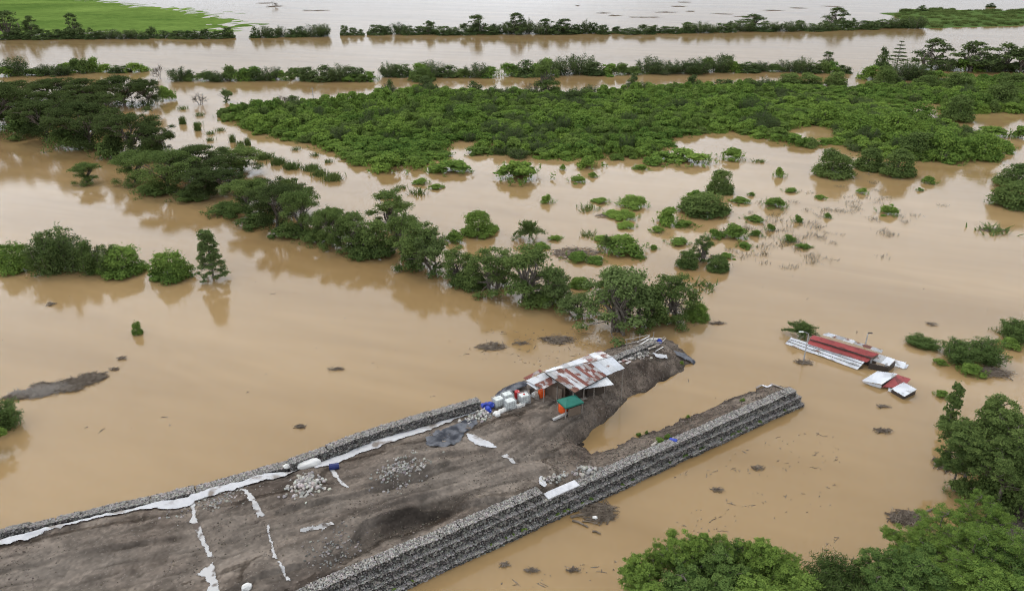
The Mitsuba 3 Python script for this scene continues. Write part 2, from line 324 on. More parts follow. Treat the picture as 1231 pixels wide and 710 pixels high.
for px, amp in ((zoomed(280, 540, 4.176, [(310, 320), (420, 300), (500, 285), (610, 258), (790, 205)]), 0.5),
                (zoomed(280, 540, 4.176, [(790, 195), (900, 175), (1020, 130)]), 0.6), (zoomed(280, 540, 4.176, [(830, 300), (930, 268)]), 0.35),
                (zoomed(280, 540, 4.176, [(150, 300), (300, 260), (420, 235)]), 0.3), (zoomed(280, 540, 4.176, [(60, 690), (180, 640), (260, 620)]), 0.55),
                (zoomed(280, 540, 4.176, [(330, 440), (450, 420), (520, 430)]), 0.3), (zoomed(280, 540, 4.176, [(780, 20), (850, 60), (900, 100)]), 0.45),
                (zoomed(280, 540, 4.176, [(900, 100), (1000, 90), (1100, 60)]), 0.5), ([(650, 545), (690, 535), (712, 521), (730, 506)], 0.45),
                ([(230, 600), (245, 640), (262, 690)], 0.2), ([(290, 600), (320, 640), (345, 690)], 0.2), ([(60, 640), (130, 628), (190, 620)], 0.25), ([(0, 690), (90, 668), (200, 650)], 0.25), ([(434, 644), (442, 636), (460, 627), (500, 617), (555, 611), (585, 606)], 0.75)):
    scarp(px, amp)
for px, py, r, amp in ((367, 583, 1.5, 0.45), (483, 563, 2.0, 0.4), (530, 560, 2.2, 0.35), (415, 640, 2.5, 0.35), (400, 612, 2.2, 0.3), (330, 596, 2.2, 0.25), (700, 560, 2.0, 0.3), (660, 590, 1.2, 0.4)):
    c = gp(px, py, 2.8); ZZ = ZZ + amp * np.exp(-((XX - c[0])**2 + (YY - c[1])**2) / r**2)
P3 = np.stack([XX, YY, XX * 0], -1)
S_, T_ = XX * DDIR[0] + YY * DDIR[1], XX * DNRM[0] + YY * DNRM[1]
PT = np.stack([S_ * 0.25, T_ * 1.0, XX * 0], -1)
ZZ = ZZ + inner * ((meshkit.fbm(P3 * 0.45, 4, 21) - 0.5) * 0.42 + (meshkit.fbm(PT * 0.9, 3, 31) - 0.5) * 0.16 + (meshkit.noise(P3 * 2.6, 41) - 0.5) * 0.13)
slope_zone = np.clip((2.4 - ZZ) / 1.2, 0, 1) * (ZZ > -0.6)
ZZ = ZZ + slope_zone * (meshkit.fbm(P3 * 1.6, 3, 51) - 0.5) * 0.42
RUT, DUST = np.zeros_like(ZZ), np.zeros_like(ZZ)
for px, gauge, amp in (([(-40, 704), (150, 668), (300, 640), (420, 612), (520, 585), (610, 552), (655, 515), (690, 490)], .95, 1.0), ([(-40, 690), (120, 655), (300, 628), (430, 604), (540, 574), (620, 535), (650, 505)], .95, .7), ([(60, 720), (260, 668), (390, 622), (500, 590), (600, 560)], .9, .8),
                       ([(330, 690), (400, 655), (450, 622), (540, 592), (640, 566)], .95, .7), ([(420, 575), (500, 556), (560, 540), (620, 515)], .9, .6)):
    d, side = signed_line(px); br = np.clip(meshkit.noise(P3 * .5, 81) * 2.2 - .45, 0, 1)
    m = np.exp(-((d - gauge) / .20)**2) * br * amp; RUT = np.maximum(RUT, m); ZZ = ZZ - .09 * m * inner + .05 * np.exp(-((d - gauge - .38) / .16)**2) * br * amp * inner
    DUST = np.maximum(DUST, np.clip(1.3 - d / 2.2, 0, 1) * amp)
def zat(x, y):
    i = np.clip((np.asarray(x) - GX[0]) / CELL, 0, len(GX) - 2); j = np.clip((np.asarray(y) - GY[0]) / CELL, 0, len(GY) - 2)
    i0, j0 = np.floor(i).astype(int), np.floor(j).astype(int); a, b = i - i0, j - j0
    return (ZZ[j0, i0] * (1 - a) + ZZ[j0, i0 + 1] * a) * (1 - b) + (ZZ[j0 + 1, i0] * (1 - a) + ZZ[j0 + 1, i0 + 1] * a) * b
def onearth(px, py):
    """Where the line of sight through (px, py) meets the dike's earth."""
    o, d = np.array([0, 0, HCAM]), gp(px, py, 0.0) - np.array([0, 0, HCAM])
    P = o + d * (1 - np.linspace(5.5, 0, 500)[:, None] / HCAM); h = np.maximum(zat(P[:, 0], P[:, 1]), 0.0); k = int(np.argmax(h >= P[:, 2] - 1e-6))
    return np.array([P[k, 0], P[k, 1], h[k]])
def grid_faces(ny, nx):
    i, j = np.meshgrid(np.arange(ny - 1), np.arange(nx - 1), indexing='ij')
    return np.stack([i * nx + j, i * nx + j + 1, (i + 1) * nx + j + 1, (i + 1) * nx + j], -1).reshape(-1, 4)
q = grid_faces(len(GY), len(GX)); zf = ZZ.ravel(); q = q[(zf[q] > -0.5).any(1)]
f = np.vstack([q[:, [0, 1, 2]], q[:, [0, 2, 3]]]); used = np.unique(f); re = np.zeros(zf.size, int); re[used] = np.arange(len(used))
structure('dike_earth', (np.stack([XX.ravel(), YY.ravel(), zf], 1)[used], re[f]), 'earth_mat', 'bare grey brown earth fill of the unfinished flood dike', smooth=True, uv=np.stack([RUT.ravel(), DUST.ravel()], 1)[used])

ICO = trimesh.creation.icosphere(subdivisions=0)
def stones(rng, centers, rad, flatz=0.75, tone=(0.13, 0.44)):
    n = len(centers); v0 = np.array(ICO.vertices); f0 = np.array(ICO.faces)
    sc = rng.uniform(0.7, 1.25, (n, 1, 3)) * np.broadcast_to(rad, (n,))[:, None, None] * np.array([1, 1, flatz])
    v = v0[None] * rng.uniform(0.75, 1.2, (n, len(v0), 1)) * sc
    a = rng.uniform(0, 6.283, n); c, s = np.cos(a), np.sin(a)
    Rm = np.zeros((n, 3, 3)); Rm[:, 0, 0] = c; Rm[:, 0, 1] = -s; Rm[:, 1, 0] = s; Rm[:, 1, 1] = c; Rm[:, 2, 2] = 1
    v = np.einsum('nij,nkj->nki', Rm, v) + centers[:, None]
    f = f0[None] + (np.arange(n) * len(v0))[:, None, None]
    g = (tone[0] + (tone[1] - tone[0]) * rng.uniform(0, 1, n)**1.3)[:, None] * np.array([1.03, 0.97, 0.90]) * rng.uniform(0.94, 1.06, (n, 3))
    return v.reshape(-1, 3), f.reshape(-1, 3), np.repeat(g, len(v0), 0)
def basket(rng, L=2.0, Hh=0.8, D=1.0):
    def face(nu, nv, fn):
        return np.array([fn((i + rng.uniform(.15, .85)) / nu, (j + rng.uniform(.15, .85)) / nv) for i in range(nu) for j in range(nv)])
    sides = np.vstack([face(13, 5, lambda u, v: (u * L, .05 + rng.uniform(-.03, .05), 0.03 + v * (Hh - .1))), face(13, 5, lambda u, v: (u * L, D - .05 - rng.uniform(-.03, .05), 0.03 + v * (Hh - .1))),
                       face(6, 4, lambda u, v: (0.04, u * D, v * Hh)), face(6, 4, lambda u, v: (L - .04, u * D, v * Hh))])
    top = face(17, 9, lambda u, v: (u * L, -.02 + v * (D + .04), Hh - rng.uniform(0.0, .04)))
    a, b = stones(rng, sides, rng.uniform(0.055, 0.135, len(sides)), 0.85, (.045, .34)), stones(rng, top, rng.uniform(0.06, 0.12, len(top)), 0.55, (.13, .42))  # sides toned darker and top lighter: sky shading put into the stone colour
    bv, bf = box((L / 2, D / 2, Hh / 2 - .03), (L - .06, D - .14, Hh - .06))
    v, f = cat_mesh([a[:2], b[:2], (bv, bf)])
    return v, f, np.vstack([a[2], b[2], np.full((8, 3), 0.045)])
for k in range(6):
    v, f, c = basket(np.random.default_rng(100 + k))
    shapegroup(f'basket_group_{k}', basket=mikit.ply((v, f), 'stone_vc', False, color=c))
BK = np.random.default_rng(5)
def put_basket(parent, p, dirx, z, hscale=1.0, length=2.0, depth=1.0):
    rz = math.atan2(dirx[1], dirx[0])
    key = numbered(parent + '__basket')
    m = mat([p[0], p[1], z], rz + BK.normal(0, .014), (length - .05) / 2.0, depth, hscale * BK.uniform(.97, 1.03))
    m[:3, 3] += BK.normal(0, .03, 3)
    inst(key, f'basket_group_{BK.integers(6)}', m)
gw = thing('gabion_wall', 'stepped stone gabion wall with four terraces along the near right edge of the dike', 'gabion wall')
for tier, (n0, z0, s0, s1) in enumerate(((0.0, -0.40, -6, 53), (0.37, 0.46, -9, 52.7), (0.74, 1.32, -12, 52.4), (1.11, 2.18, -14, 15))):
    s = s0; tr = numbered(gw + '__tier')
    while s < s1 - 0.5:
        put_basket(tr, wl(s, n0, 0), DDIR, z0, 1.085, min(2.0, s1 - s), 1.08)
        s += 2.0
gl = thing('gabion_wall', 'long stone gabion wall along the dike\'s left edge, one tier higher near the tanks', 'gabion wall')
for row, (poly, z0) in enumerate(((left_low, 2.1), (left_low, 1.3), (left_up, 3.02), (left_up, 2.2))):
    P = resample(poly, 2.0); tr = numbered(gl + '__tier')
    for a, b in zip(P[:-1], P[1:]):
        t = unit(b - a); nr = np.array([-t[1], t[0]])
        # local y runs from the outer edge inwards
        o = b + nr * (0.35 if row == 1 else 0.0)
        put_basket(tr, o, -t, z0, 1.05, np.linalg.norm(b - a), float(np.clip(.45 + (b[0] + 47) / 16 * .7, .45, 1.15)) if row < 2 else 1.0)
ge = thing('gabion_wall', 'low short gabion wall beyond the shack under the wooden rail', 'gabion wall')
P = resample(gps([(728, 432), (785, 410)], 2.6)[:, :2], 2.0)
for a, b in zip(P[:-1], P[1:]):
    put_basket(ge, b, -unit(b - a), 2.0, 1.0, np.linalg.norm(b - a), 0.9)

# ---------------------------------------------------------------- vegetation
def leafmesh(rng, Pt, Nn, size, asp=0.6, droop=None):
    n = len(Pt)
    r = rng.normal(size=(n, 3)); d = unit(r - (r * Nn).sum(1, keepdims=True) * Nn)
    if droop is not None: d = unit(d * (1 - droop[1]) + np.asarray(droop[0]) * droop[1]); Nn = unit(Nn - (Nn * d).sum(1, keepdims=True) * d)
    w = np.cross(Nn, d); s = (size * rng.uniform(0.65, 1.35, (n, 1)))
    tip, base = Pt + d * s * .5, Pt - d * s * .5
    off = Nn * s * 0.10
    v = np.stack([base, Pt + w * s * asp * .5 - off, tip, Pt - w * s * asp * .5 - off], 1).reshape(-1, 3)
    k = np.arange(n)[:, None] * 4
    return v, np.vstack([k + [0, 1, 2], k + [0, 2, 3]])
def crown(rng, blobs, n, size, asp=0.6, up=0.5, rnd=0.6, shell=0.5, zmin=None, droop=None):
    B = np.array([np.r_[np.asarray(c, float), np.broadcast_to(np.asarray(r, float), 3)] for c, r in blobs])
    area = (B[:, 3] * B[:, 4] + B[:, 3] * B[:, 5]); k = rng.choice(len(B), n, p=area / area.sum())
    u = unit(rng.normal(size=(n, 3))); u[:, 2] = np.where(u[:, 2] < -0.35, -u[:, 2], u[:, 2])
    rr = 1 - shell * rng.uniform(0, 1, n)**1.6
    rr = rr * (0.82 + 0.36 * meshkit.noise(u * 2.6 + B[k, :3] * 3, 3)) + rng.normal(0, .03, n)
    spr = 1 + np.where(meshkit.noise(u * 6.0 + B[k, :3] * 5, 8) > .66, .32, 0) * rng.uniform(0, 1, n); rr = rr * spr
    Pt = B[k, :3] + u * B[k, 3:] * rr[:, None]
    Nn = unit(unit(u / B[k, 3:]) + np.array([0, 0, up]) + rnd * rng.normal(size=(n, 3)))
    if zmin is not None:
        ok = Pt[:, 2] > zmin; Pt, Nn = Pt[ok], Nn[ok]
    return leafmesh(rng, Pt, Nn, size, asp, droop)
def limb(rng, a, b, r0, r1, n=5, wob=0.12):
    a, b = np.asarray(a, float), np.asarray(b, float); t = np.linspace(0, 1, n)[:, None]
    p = a * (1 - t) + b * t + np.sin(t * math.pi) * rng.normal(0, wob * np.linalg.norm(b - a), 3) * np.array([1, 1, .5])
    p[:, 2] += (np.sin(t[:, 0] * math.pi)) * 0.08 * np.linalg.norm(b - a)
    return tube(p, np.linspace(r0, r1, n), 5, cap=False)
def twigs(rng, a, d, length, r, depth, out):
    b = a + d * length
    out.append(tube([a, (a + b) / 2 + rng.normal(0, .05 * length, 3), b], [r, r * .8, r * .55], 4, cap=False))
    if depth == 0: return
    for _ in range(rng.integers(3, 5)):
        nd = unit(d + rng.normal(0, .55, 3) + np.array([0, 0, .18])); t = rng.uniform(.55, 1)
        twigs(rng, a + (b - a) * t, nd, length * rng.uniform(.55, .8), r * .55, depth - 1, out)

def make_rain(rng, Hh=9.0, W=14.0, n=19000, size=0.30, flatness=1.1, lows=16):
    blobs, br = [], []
    fork = np.array([rng.normal(0, .4), rng.normal(0, .4), 2.0]); br.append(limb(rng, (0, 0, -2), fork, .5, .36, 4, .05))
    for k in range(10):
        a = k * 0.628 + rng.uniform(-.3, .3); R_ = W / 2 * rng.uniform(.34, .80)
        e = np.array([math.cos(a) * R_, math.sin(a) * R_, Hh * (rng.uniform(.78, .95) - .30 * (R_ / (W / 2))**2)])
        br.append(limb(rng, fork, e, .20, .06)); r = rng.uniform(1.0, 1.9); blobs.append((e, (r, r, r * .5 * flatness)))
        for _ in range(4):
            e2 = e + [rng.normal(0, 1.7), rng.normal(0, 1.7), rng.uniform(-1.6, .7)]; e2[:2] *= min(1, (W / 2 - .6) / np.hypot(*e2[:2]))
            br.append(limb(rng, (fork + e) / 2, e2, .08, .025)); r = rng.uniform(.75, 1.6); blobs.append((e2, (r, r * rng.uniform(.8, 1.2), r * .55 * flatness)))
    for k in range(6):
        a = rng.uniform(0, 6.28); R_ = W / 2 * rng.uniform(0, .4); r = rng.uniform(1.0, 1.8)
        blobs.append(((math.cos(a) * R_, math.sin(a) * R_, Hh - rng.uniform(.6, 1.4)), (r, r, r * .5 * flatness)))
    for k in range(lows):
        a = rng.uniform(0, 6.28); R_ = W / 2 * rng.uniform(.1, .72); r = rng.uniform(.9, 1.8)
        blobs.append(((math.cos(a) * R_, math.sin(a) * R_, rng.uniform(.3, 4.2)), (r, r, r * .85)))
    return crown(rng, blobs, n, size, .6, .6, .6, .75), cat_mesh(br)
def make_open(rng, Hh=8.0, W=8.0, n=8000, size=0.30, blobs_n=38, rmin=.7, rmax=1.3, low=0.06, fork_z=1.4, stems=4):
    blobs, br = [], []
    for s in range(stems):
        br.append(limb(rng, (rng.normal(0, .3), rng.normal(0, .3), -1.5), (rng.normal(0, .9), rng.normal(0, .9), Hh * .55), .2, .1, 5, .1))
    for k in range(blobs_n):
        a, z = rng.uniform(0, 6.28), rng.uniform(low, 1)**.8
        R_ = W / 2 * math.sqrt(max(0.05, 1 - (max(z - .35, 0) / .68)**2)) * rng.uniform(.35, .95)
        e = np.array([math.cos(a) * R_, math.sin(a) * R_, max(.4, Hh * z - .6)])
        br.append(limb(rng, (rng.normal(0, .3), rng.normal(0, .3), fork_z + z), e, .10, .025)); r = rng.uniform(rmin, rmax); blobs.append((e, (r, r, r * .8)))
    return crown(rng, blobs, n, size, .6, .5, .7, .8), cat_mesh(br)
def make_dome(rng, Hh=5.0, W=6.0, n=7500, size=0.30, blobs_n=34, br_=.85, shell=.5, asp=.65, up=.5):
    blobs = [((0, 0, Hh * .3), (W * .38, W * .38, Hh * .55))]
    for k in range(14):
        a = k * .449 + rng.uniform(-.2, .2); q = W / 2 - br_ * rng.uniform(.7, 1.3); r = br_ * rng.uniform(.7, 1.2); blobs.append(((math.cos(a) * q, math.sin(a) * q, rng.uniform(0, .16) * Hh), (r, r, r * .9)))
    for k in range(blobs_n):
        u = unit(rng.normal(size=3)); u[2] = abs(u[2]) if rng.uniform() < .85 else rng.uniform(0, .1)
        c = u * np.array([W / 2 - br_ * .8, W / 2 - br_ * .8, Hh - br_ * .7]) * rng.uniform(.78, 1.05); c[2] = max(c[2], br_ * .25)
        r = br_ * rng.uniform(.65, 1.3); blobs.append((c, (r, r, r * .8)))
    return crown(rng, blobs, n, size, asp, up, .6, shell, zmin=-.25), limb(rng, (0, 0, -1), (0, 0, Hh * .6), .22, .08, 4, .05)
def make_mound(rng, Hh=2.6, W=6.0, n=2000, size=0.36, k=14, shoots=26):
    blobs, subs = [], rng.uniform(-.3, .3, (3, 2)) * W
    for i in range(k):
        c = subs[i % 3] * rng.uniform(0, 1.15) + rng.normal(0, W * .09, 2); R_ = min(np.hypot(*c), W * .47)
        r = rng.uniform(.4, 1.0) * W / 6.5; z = Hh * (1 - (R_ / (W * .5))**2) * rng.uniform(.35, .95) - r * .6
        blobs.append(((c[0], c[1], max(z, 0.0)), (r * 1.25, r * 1.25, r * .8)))
    ms = [crown(rng, blobs, n, size, .7, .6, .6, .6, zmin=-.1)]
    for i in range(shoots):
        a, R_ = rng.uniform(0, 6.28), W * .5 * math.sqrt(rng.uniform(.05, 1)); b = np.array([math.cos(a) * R_, math.sin(a) * R_, -.1]); h = Hh * rng.uniform(.25, .75) * (1.25 - R_ / (W * .5) * .6)
        e = b + np.array([rng.normal(0, .35), rng.normal(0, .35), h]); ms.append(tube([b, (b + e) / 2, e], [.03, .025, .012], 3, cap=False))
        t = rng.uniform(.3, 1.1, 16)[:, None]; P = b + (e - b) * t + rng.normal(0, .16, (16, 3)); P[:, 2] = np.maximum(P[:, 2], .03)
        ms.append(leafmesh(rng, P, unit(rng.normal(size=(16, 3)) + [0, 0, .8]), size * .8, .5))
    return cat_mesh(ms)
def make_feather(rng, Hh=8.0, W=6.0, n=5200, plumes=26):
    ms, br = [], []
    for k in range(plumes):
        a, R_ = rng.uniform(0, 6.28), W / 2 * math.sqrt(rng.uniform(0, 1)); h = Hh * rng.uniform(.55, 1.0) * (1 - .35 * (2 * R_ / W)**2)
        b, e = np.array([math.cos(a) * R_ * .35, math.sin(a) * R_ * .35, -1]), np.array([math.cos(a) * R_, math.sin(a) * R_, h])
        br.append(limb(rng, b, e, .07, .02, 6, .06)); m = n // plumes
        t = rng.uniform(.25, 1.03, m)[:, None]; sp = (0.95 - .55 * t)
        Pt = b * (1 - t) + e * t + rng.normal(size=(m, 3)) * sp * np.array([.75, .75, .45]); Pt[:, 2] = np.maximum(Pt[:, 2], .1)
        Nn = unit(rng.normal(size=(m, 3)) + [0, 0, .5])
        ms.append(leafmesh(rng, Pt, Nn, .5, .28, (np.array([0, 0, .7]), .4)))
    return cat_mesh(ms), cat_mesh(br)
def make_bamboo(rng, Hh=9.0, W=9.0, culms=95, per=230):
    ms, br = [], []
    for k in range(culms):
        a = rng.uniform(0, 6.28); d = np.array([math.cos(a), math.sin(a), 0]); reach = W / 2 * rng.uniform(.25, 1.0); h = Hh * rng.uniform(.7, 1.0)
        t = np.linspace(0, 1, 9)[:, None]; p = d * (reach * t**2.2) + np.array([0, 0, 1]) * (h * (1.25 * t - .38 * t**4)) + np.r_[rng.normal(0, .5, 2), -1]
        br.append(tube(p, np.linspace(.05, .012, 9), 4, cap=False))
        u = rng.uniform(.3, 1, per); i = u * 8; i0 = np.minimum(i.astype(int), 7); fr = (i - i0)[:, None]
        Pt = p[i0] * (1 - fr) + p[i0 + 1] * fr + rng.normal(0, .22, (per, 3))
        ms.append(leafmesh(rng, Pt, unit(rng.normal(size=(per, 3)) + [0, 0, .8]), .50, .15, (unit(d * .5 + np.array([0, 0, -.75])), .6)))
    return cat_mesh(ms), cat_mesh(br)
def make_cone(rng, Hh=9.0, W=4.6, n=11000):
    blobs, br = [], [limb(rng, (0, 0, -1), (0, 0, Hh * .95), .14, .03, 5, .01)]
    for k in range(120):
        z = rng.uniform(.03, 1)**.9; R_ = W / 2 * (1 - .72 * z) * rng.uniform(.5, 1); a = rng.uniform(0, 6.28)
        e = np.array([math.cos(a) * R_, math.sin(a) * R_, Hh * z - .2]); br.append(limb(rng, (0, 0, e[2] + .3), e, .03, .01, 3)); blobs.append((e, (.5, .5, .38)))
    return crown(rng, blobs, n, .26, .5, .3, .8, .9), cat_mesh(br)
def make_pagoda(rng, Hh=12.0, W=8.0, n=3600):
    blobs, br = [], [limb(rng, (0, 0, -1), (0, 0, Hh), .25, .05, 5, .01)]
    for lv in range(6):
        z = Hh * (.32 + .13 * lv); R0 = W / 2 * (1 - .15 * lv)
        for k in range(9):
            a = k * .7 + lv + rng.uniform(-.2, .2); e = np.array([math.cos(a) * R0 * .75, math.sin(a) * R0 * .75, z + .2]); br.append(limb(rng, (0, 0, z - .2), e, .06, .02, 3)); blobs.append((e, (R0 * .33, R0 * .33, .22)))
    return crown(rng, blobs, n, .45, .6, .8, .4, .9), cat_mesh(br)
def make_frond(rng, Hh=4.5, W=6.5, fronds=44):
    ms, br = [], []
    for k in range(fronds):
        a, el = rng.uniform(0, 6.28), rng.uniform(-.1, 1.35); d = np.array([math.cos(a) * math.cos(el), math.sin(a) * math.cos(el), math.sin(el)])
        t = np.linspace(0, 1, 7)[:, None]; L = W / 2 * rng.uniform(.8, 1.15)
        p = np.array([0, 0, Hh * .32]) + d * L * t + np.array([0, 0, -1]) * (L * .35 * t**2.2); br.append(tube(p, np.linspace(.05, .015, 7), 4, cap=False))
        m = 70; u = rng.uniform(.15, 1, m); i = u * 6; i0 = np.minimum(i.astype(int), 5); fr = (i - i0)[:, None]
        Pt = p[i0] * (1 - fr) + p[i0 + 1] * fr + rng.normal(0, .16, (m, 3)); ms.append(leafmesh(rng, Pt, unit(np.array([0, 0, 1.]) + rng.normal(0, .5, (m, 3))), .48, .28, (d, .5)))
    return cat_mesh(ms), cat_mesh(br)
def make_bare(rng, depth=4, leaves=500, Hh=7.0):
    out = []
    for k in range(3):
        twigs(rng, np.array([rng.normal(0, .2), rng.normal(0, .2), -.8]), unit(np.array([rng.normal(0, .35), rng.normal(0, .35), 1])), Hh * .36, .13, depth, out)
    br = cat_mesh(out); Pt = br[0][rng.integers(len(br[0]) // 3, len(br[0]), leaves)] + rng.normal(0, .12, (leaves, 3))
    return leafmesh(rng, Pt, unit(rng.normal(size=(leaves, 3)) + [0, 0, .5]), .24, .5), br
def make_tuft(rng, n=70, Hh=1.0, spread=.9, wid=.05, lean=.35):
    b = np.stack([rng.normal(0, spread * .5, n), rng.normal(0, spread * .5, n), np.full(n, -.1)], 1)
    t = b + np.stack([rng.normal(0, lean, n), rng.normal(0, lean, n), rng.uniform(.5, 1.05, n)], 1) * Hh
    a = rng.uniform(0, 3.14, n); w = np.stack([np.cos(a), np.sin(a), a * 0], 1) * wid
    m = (b * .45 + t * .55) + np.array([0, 0, .1 * Hh])
    v = np.stack([b - w, b + w, m + w * .8, m - w * .8, t], 1).reshape(-1, 3); k = np.arange(n)[:, None] * 5
    return v, np.vstack([k + [0, 1, 2], k + [0, 2, 3], k + [3, 2, 4]])
def make_near(rng, Hh=11.0, W=10.0, n=26000, size=0.27, k=230, br_=.5, asp=.48):
    blobs, br = [], [limb(rng, (0, 0, -2), (0, 0, Hh * .5), .32, .2, 4, .03)]
    for i in range(16):
        u = unit(rng.normal(size=3)); u[2] = abs(u[2]) * 1.1 - .15
        c = np.array([0, 0, Hh * .55]) + u * np.array([W / 2 - 1.2, W / 2 - 1.2, Hh * .36]) * rng.uniform(.75, 1.1); br.append(limb(rng, (0, 0, Hh * rng.uniform(.3, .5)), c, .13, .03))
        for q in range(k // 16):
            e = c + np.clip(rng.normal(0, 1, 3), -1.5, 1.5) * [.85, .85, .55]; r = br_ * rng.uniform(.45, 1.35)
            if np.linalg.norm((e - [0, 0, Hh * .55]) / [W / 2, W / 2, Hh * .42]) > 1.06: continue
            blobs.append((e, (r * 1.25, r * 1.25, r * .5)))
            if q % 3 == 0: br.append(limb(rng, c, e, .04, .012, 3))
    blobs += [((0, 0, Hh * .52), (W * .26, W * .26, Hh * .27))]
    return crown(rng, blobs, n, size, asp, .9, .6, .85), cat_mesh(br)

SPEC = {}
def species(name, mk, leaf, variants, seed, dims, **kw):
    names = []
    for k in range(variants):
        m = mk(np.random.default_rng(seed + k), **kw); g = f'{name}_group_{k}'
        if isinstance(m[0], tuple):
            names.append(shapegroup(g, crown=mikit.ply(m[0], leaf), trunk=mikit.ply(m[1], 'bark', 40)))
        else:
            names.append(shapegroup(g, foliage=mikit.ply(m, leaf)))
    SPEC[name] = (names, dims)
species('rain', make_rain, 'leaf_rain', 3, 200, (14.5, 9.0))
species('rain_green', make_rain, 'leaf_mid', 2, 210, (14.5, 9.0), flatness=1.35, lows=20)
species('open', make_open, 'leaf_mid', 3, 220, (8.5, 8.0))
species('open_olive', make_open, 'leaf_olive', 2, 230, (8.5, 8.0), n=7000, stems=7)
species('dense', make_dome, 'leaf_mid', 3, 240, (6.2, 5.2))
species('round', make_dome, 'leaf_bright', 2, 250, (6.2, 5.2), n=7000)
species('feather', make_feather, 'leaf_olive', 2, 260, (7.0, 8.0))
species('feather_green', make_feather, 'leaf_mid', 2, 265, (7.0, 8.0), n=6500)
species('feather_pale', make_feather, 'leaf_bamboo', 2, 268, (7.0, 8.0), n=6500)
species('mound', make_mound, 'leaf_bright', 4, 270, (6.0, 2.6))
species('under', make_mound, 'leaf_mid', 3, 276, (6.0, 2.6), n=2600, size=.3, k=20)
species('vine', make_mound, 'leaf_vine', 5, 280, (8.0, 4.2), Hh=4.2, W=8.0, n=1900, size=0.52, k=16)
species('vine_pale', make_mound, 'leaf_vine_pale', 3, 284, (8.0, 4.2), Hh=4.2, W=8.0, n=1900, size=0.5, k=16)
species('far_low', make_mound, 'leaf_vine', 3, 288, (8.0, 4.2), Hh=4.2, W=8.0, n=1700, size=0.5, k=16)
species('vine_tree', make_dome, 'leaf_vine', 2, 287, (8.0, 6.5), Hh=6.5, W=8.0, n=3400, size=.45, blobs_n=30, br_=1.1)
species('far', make_dome, 'leaf_far', 4, 290, (6.5, 5.5), Hh=5.5, W=6.5, n=2400, size=.5, blobs_n=18, br_=1.0, shell=.9)
species('far_open', make_open, 'leaf_far', 3, 300, (7.0, 9.0), Hh=9, W=7, n=2400, size=.5, blobs_n=26, rmin=.8, rmax=1.4)
species('far_plume', make_feather, 'leaf_far', 3, 310, (7.0, 7.0), Hh=7, W=7, n=3400, plumes=26)
species('bare', make_bare, 'leaf_dry', 2, 320, (7.0, 7.0))
species('bare_leafy', make_bare, 'leaf_olive', 2, 325, (7.5, 7.5), leaves=6500, Hh=7.5)
species('cone', make_cone, 'leaf_olive', 1, 330, (4.8, 9.0))
species('column', make_dome, 'leaf_mid', 1, 333, (2.0, 6.0), Hh=6.0, W=2.0, n=3000, size=.28, blobs_n=30, br_=.4)
species('pagoda', make_pagoda, 'leaf_far', 1, 335, (8.0, 12.5))
species('frond', make_frond, 'leaf_mid', 2, 340, (6.5, 4.4))
species('bamboo', make_bamboo, 'leaf_bamboo', 2, 345, (9.0, 9.0))
species('near', make_near, 'leaf_bright', 2, 350, (10.5, 11.0))
species('near_shade', make_near, 'leaf_mid', 2, 353, (10.5, 11.0))  # near tree form in the mid green leaf colour
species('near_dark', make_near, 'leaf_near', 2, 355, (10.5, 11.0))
species('near_fine', make_near, 'leaf_bright', 2, 360, (10.5, 11.0), n=36000, size=.20, asp=.32, k=260, br_=.45)
species('tuft', make_tuft, 'leaf_reed', 3, 370, (1.6, 1.0))
species('reed', make_tuft, 'leaf_reed', 3, 375, (5.0, 2.2), n=260, Hh=2.2, spread=1.15, wid=.06, lean=.18)
species('stubble', make_tuft, 'leaf_dry', 3, 380, (2.0, .8), n=22, Hh=.8, spread=1.3, wid=.035, lean=.3)
VG = np.random.default_rng(11)
def plant(name, spec, cx, yb, w, h, label=None, cat=None, group=None, k=0.7, var=None, z0=0.0, rz=None):
    """A plant whose foliage spans w x h in the photograph with its front foot at (cx, yb)."""
    if spec in ('open', 'open_olive', 'bare_leafy', 'far_open'): w, h = w * 1.2, h * 1.12
    P = gp(cx, yb, z0); s = px_per_m(P); al = math.atan2(HCAM - z0, P[1]); W = w / s
    sh = k * W / 2; Hm = max((h / s - sh * math.sin(al)) / math.cos(al), 0.22 * W if h < w else .5 * W)
    dirv = unit(P[:2]); p = np.array([P[0] + dirv[0] * sh, P[1] + dirv[1] * sh, z0])
    names, dims = SPEC[spec]
    key = numbered(name)
    inst(key, names[VG.integers(len(names)) if var is None else var], mat(p, VG.uniform(0, 6.28) if rz is None else rz, W / dims[0], W / dims[0], Hm / dims[1]))
    tag(key, label, cat, group); return key
def plant_at(name, spec, x, y, z, W, Hm, label, cat, group=None, var=None, rz=None):
    names, dims = SPEC[spec]; key = numbered(name)
    inst(key, names[VG.integers(len(names)) if var is None else var], mat([x, y, z], VG.uniform(0, 6.28) if rz is None else rz, W / dims[0], W / dims[0], Hm / dims[1]))
    tag(key, label, cat, group); return key

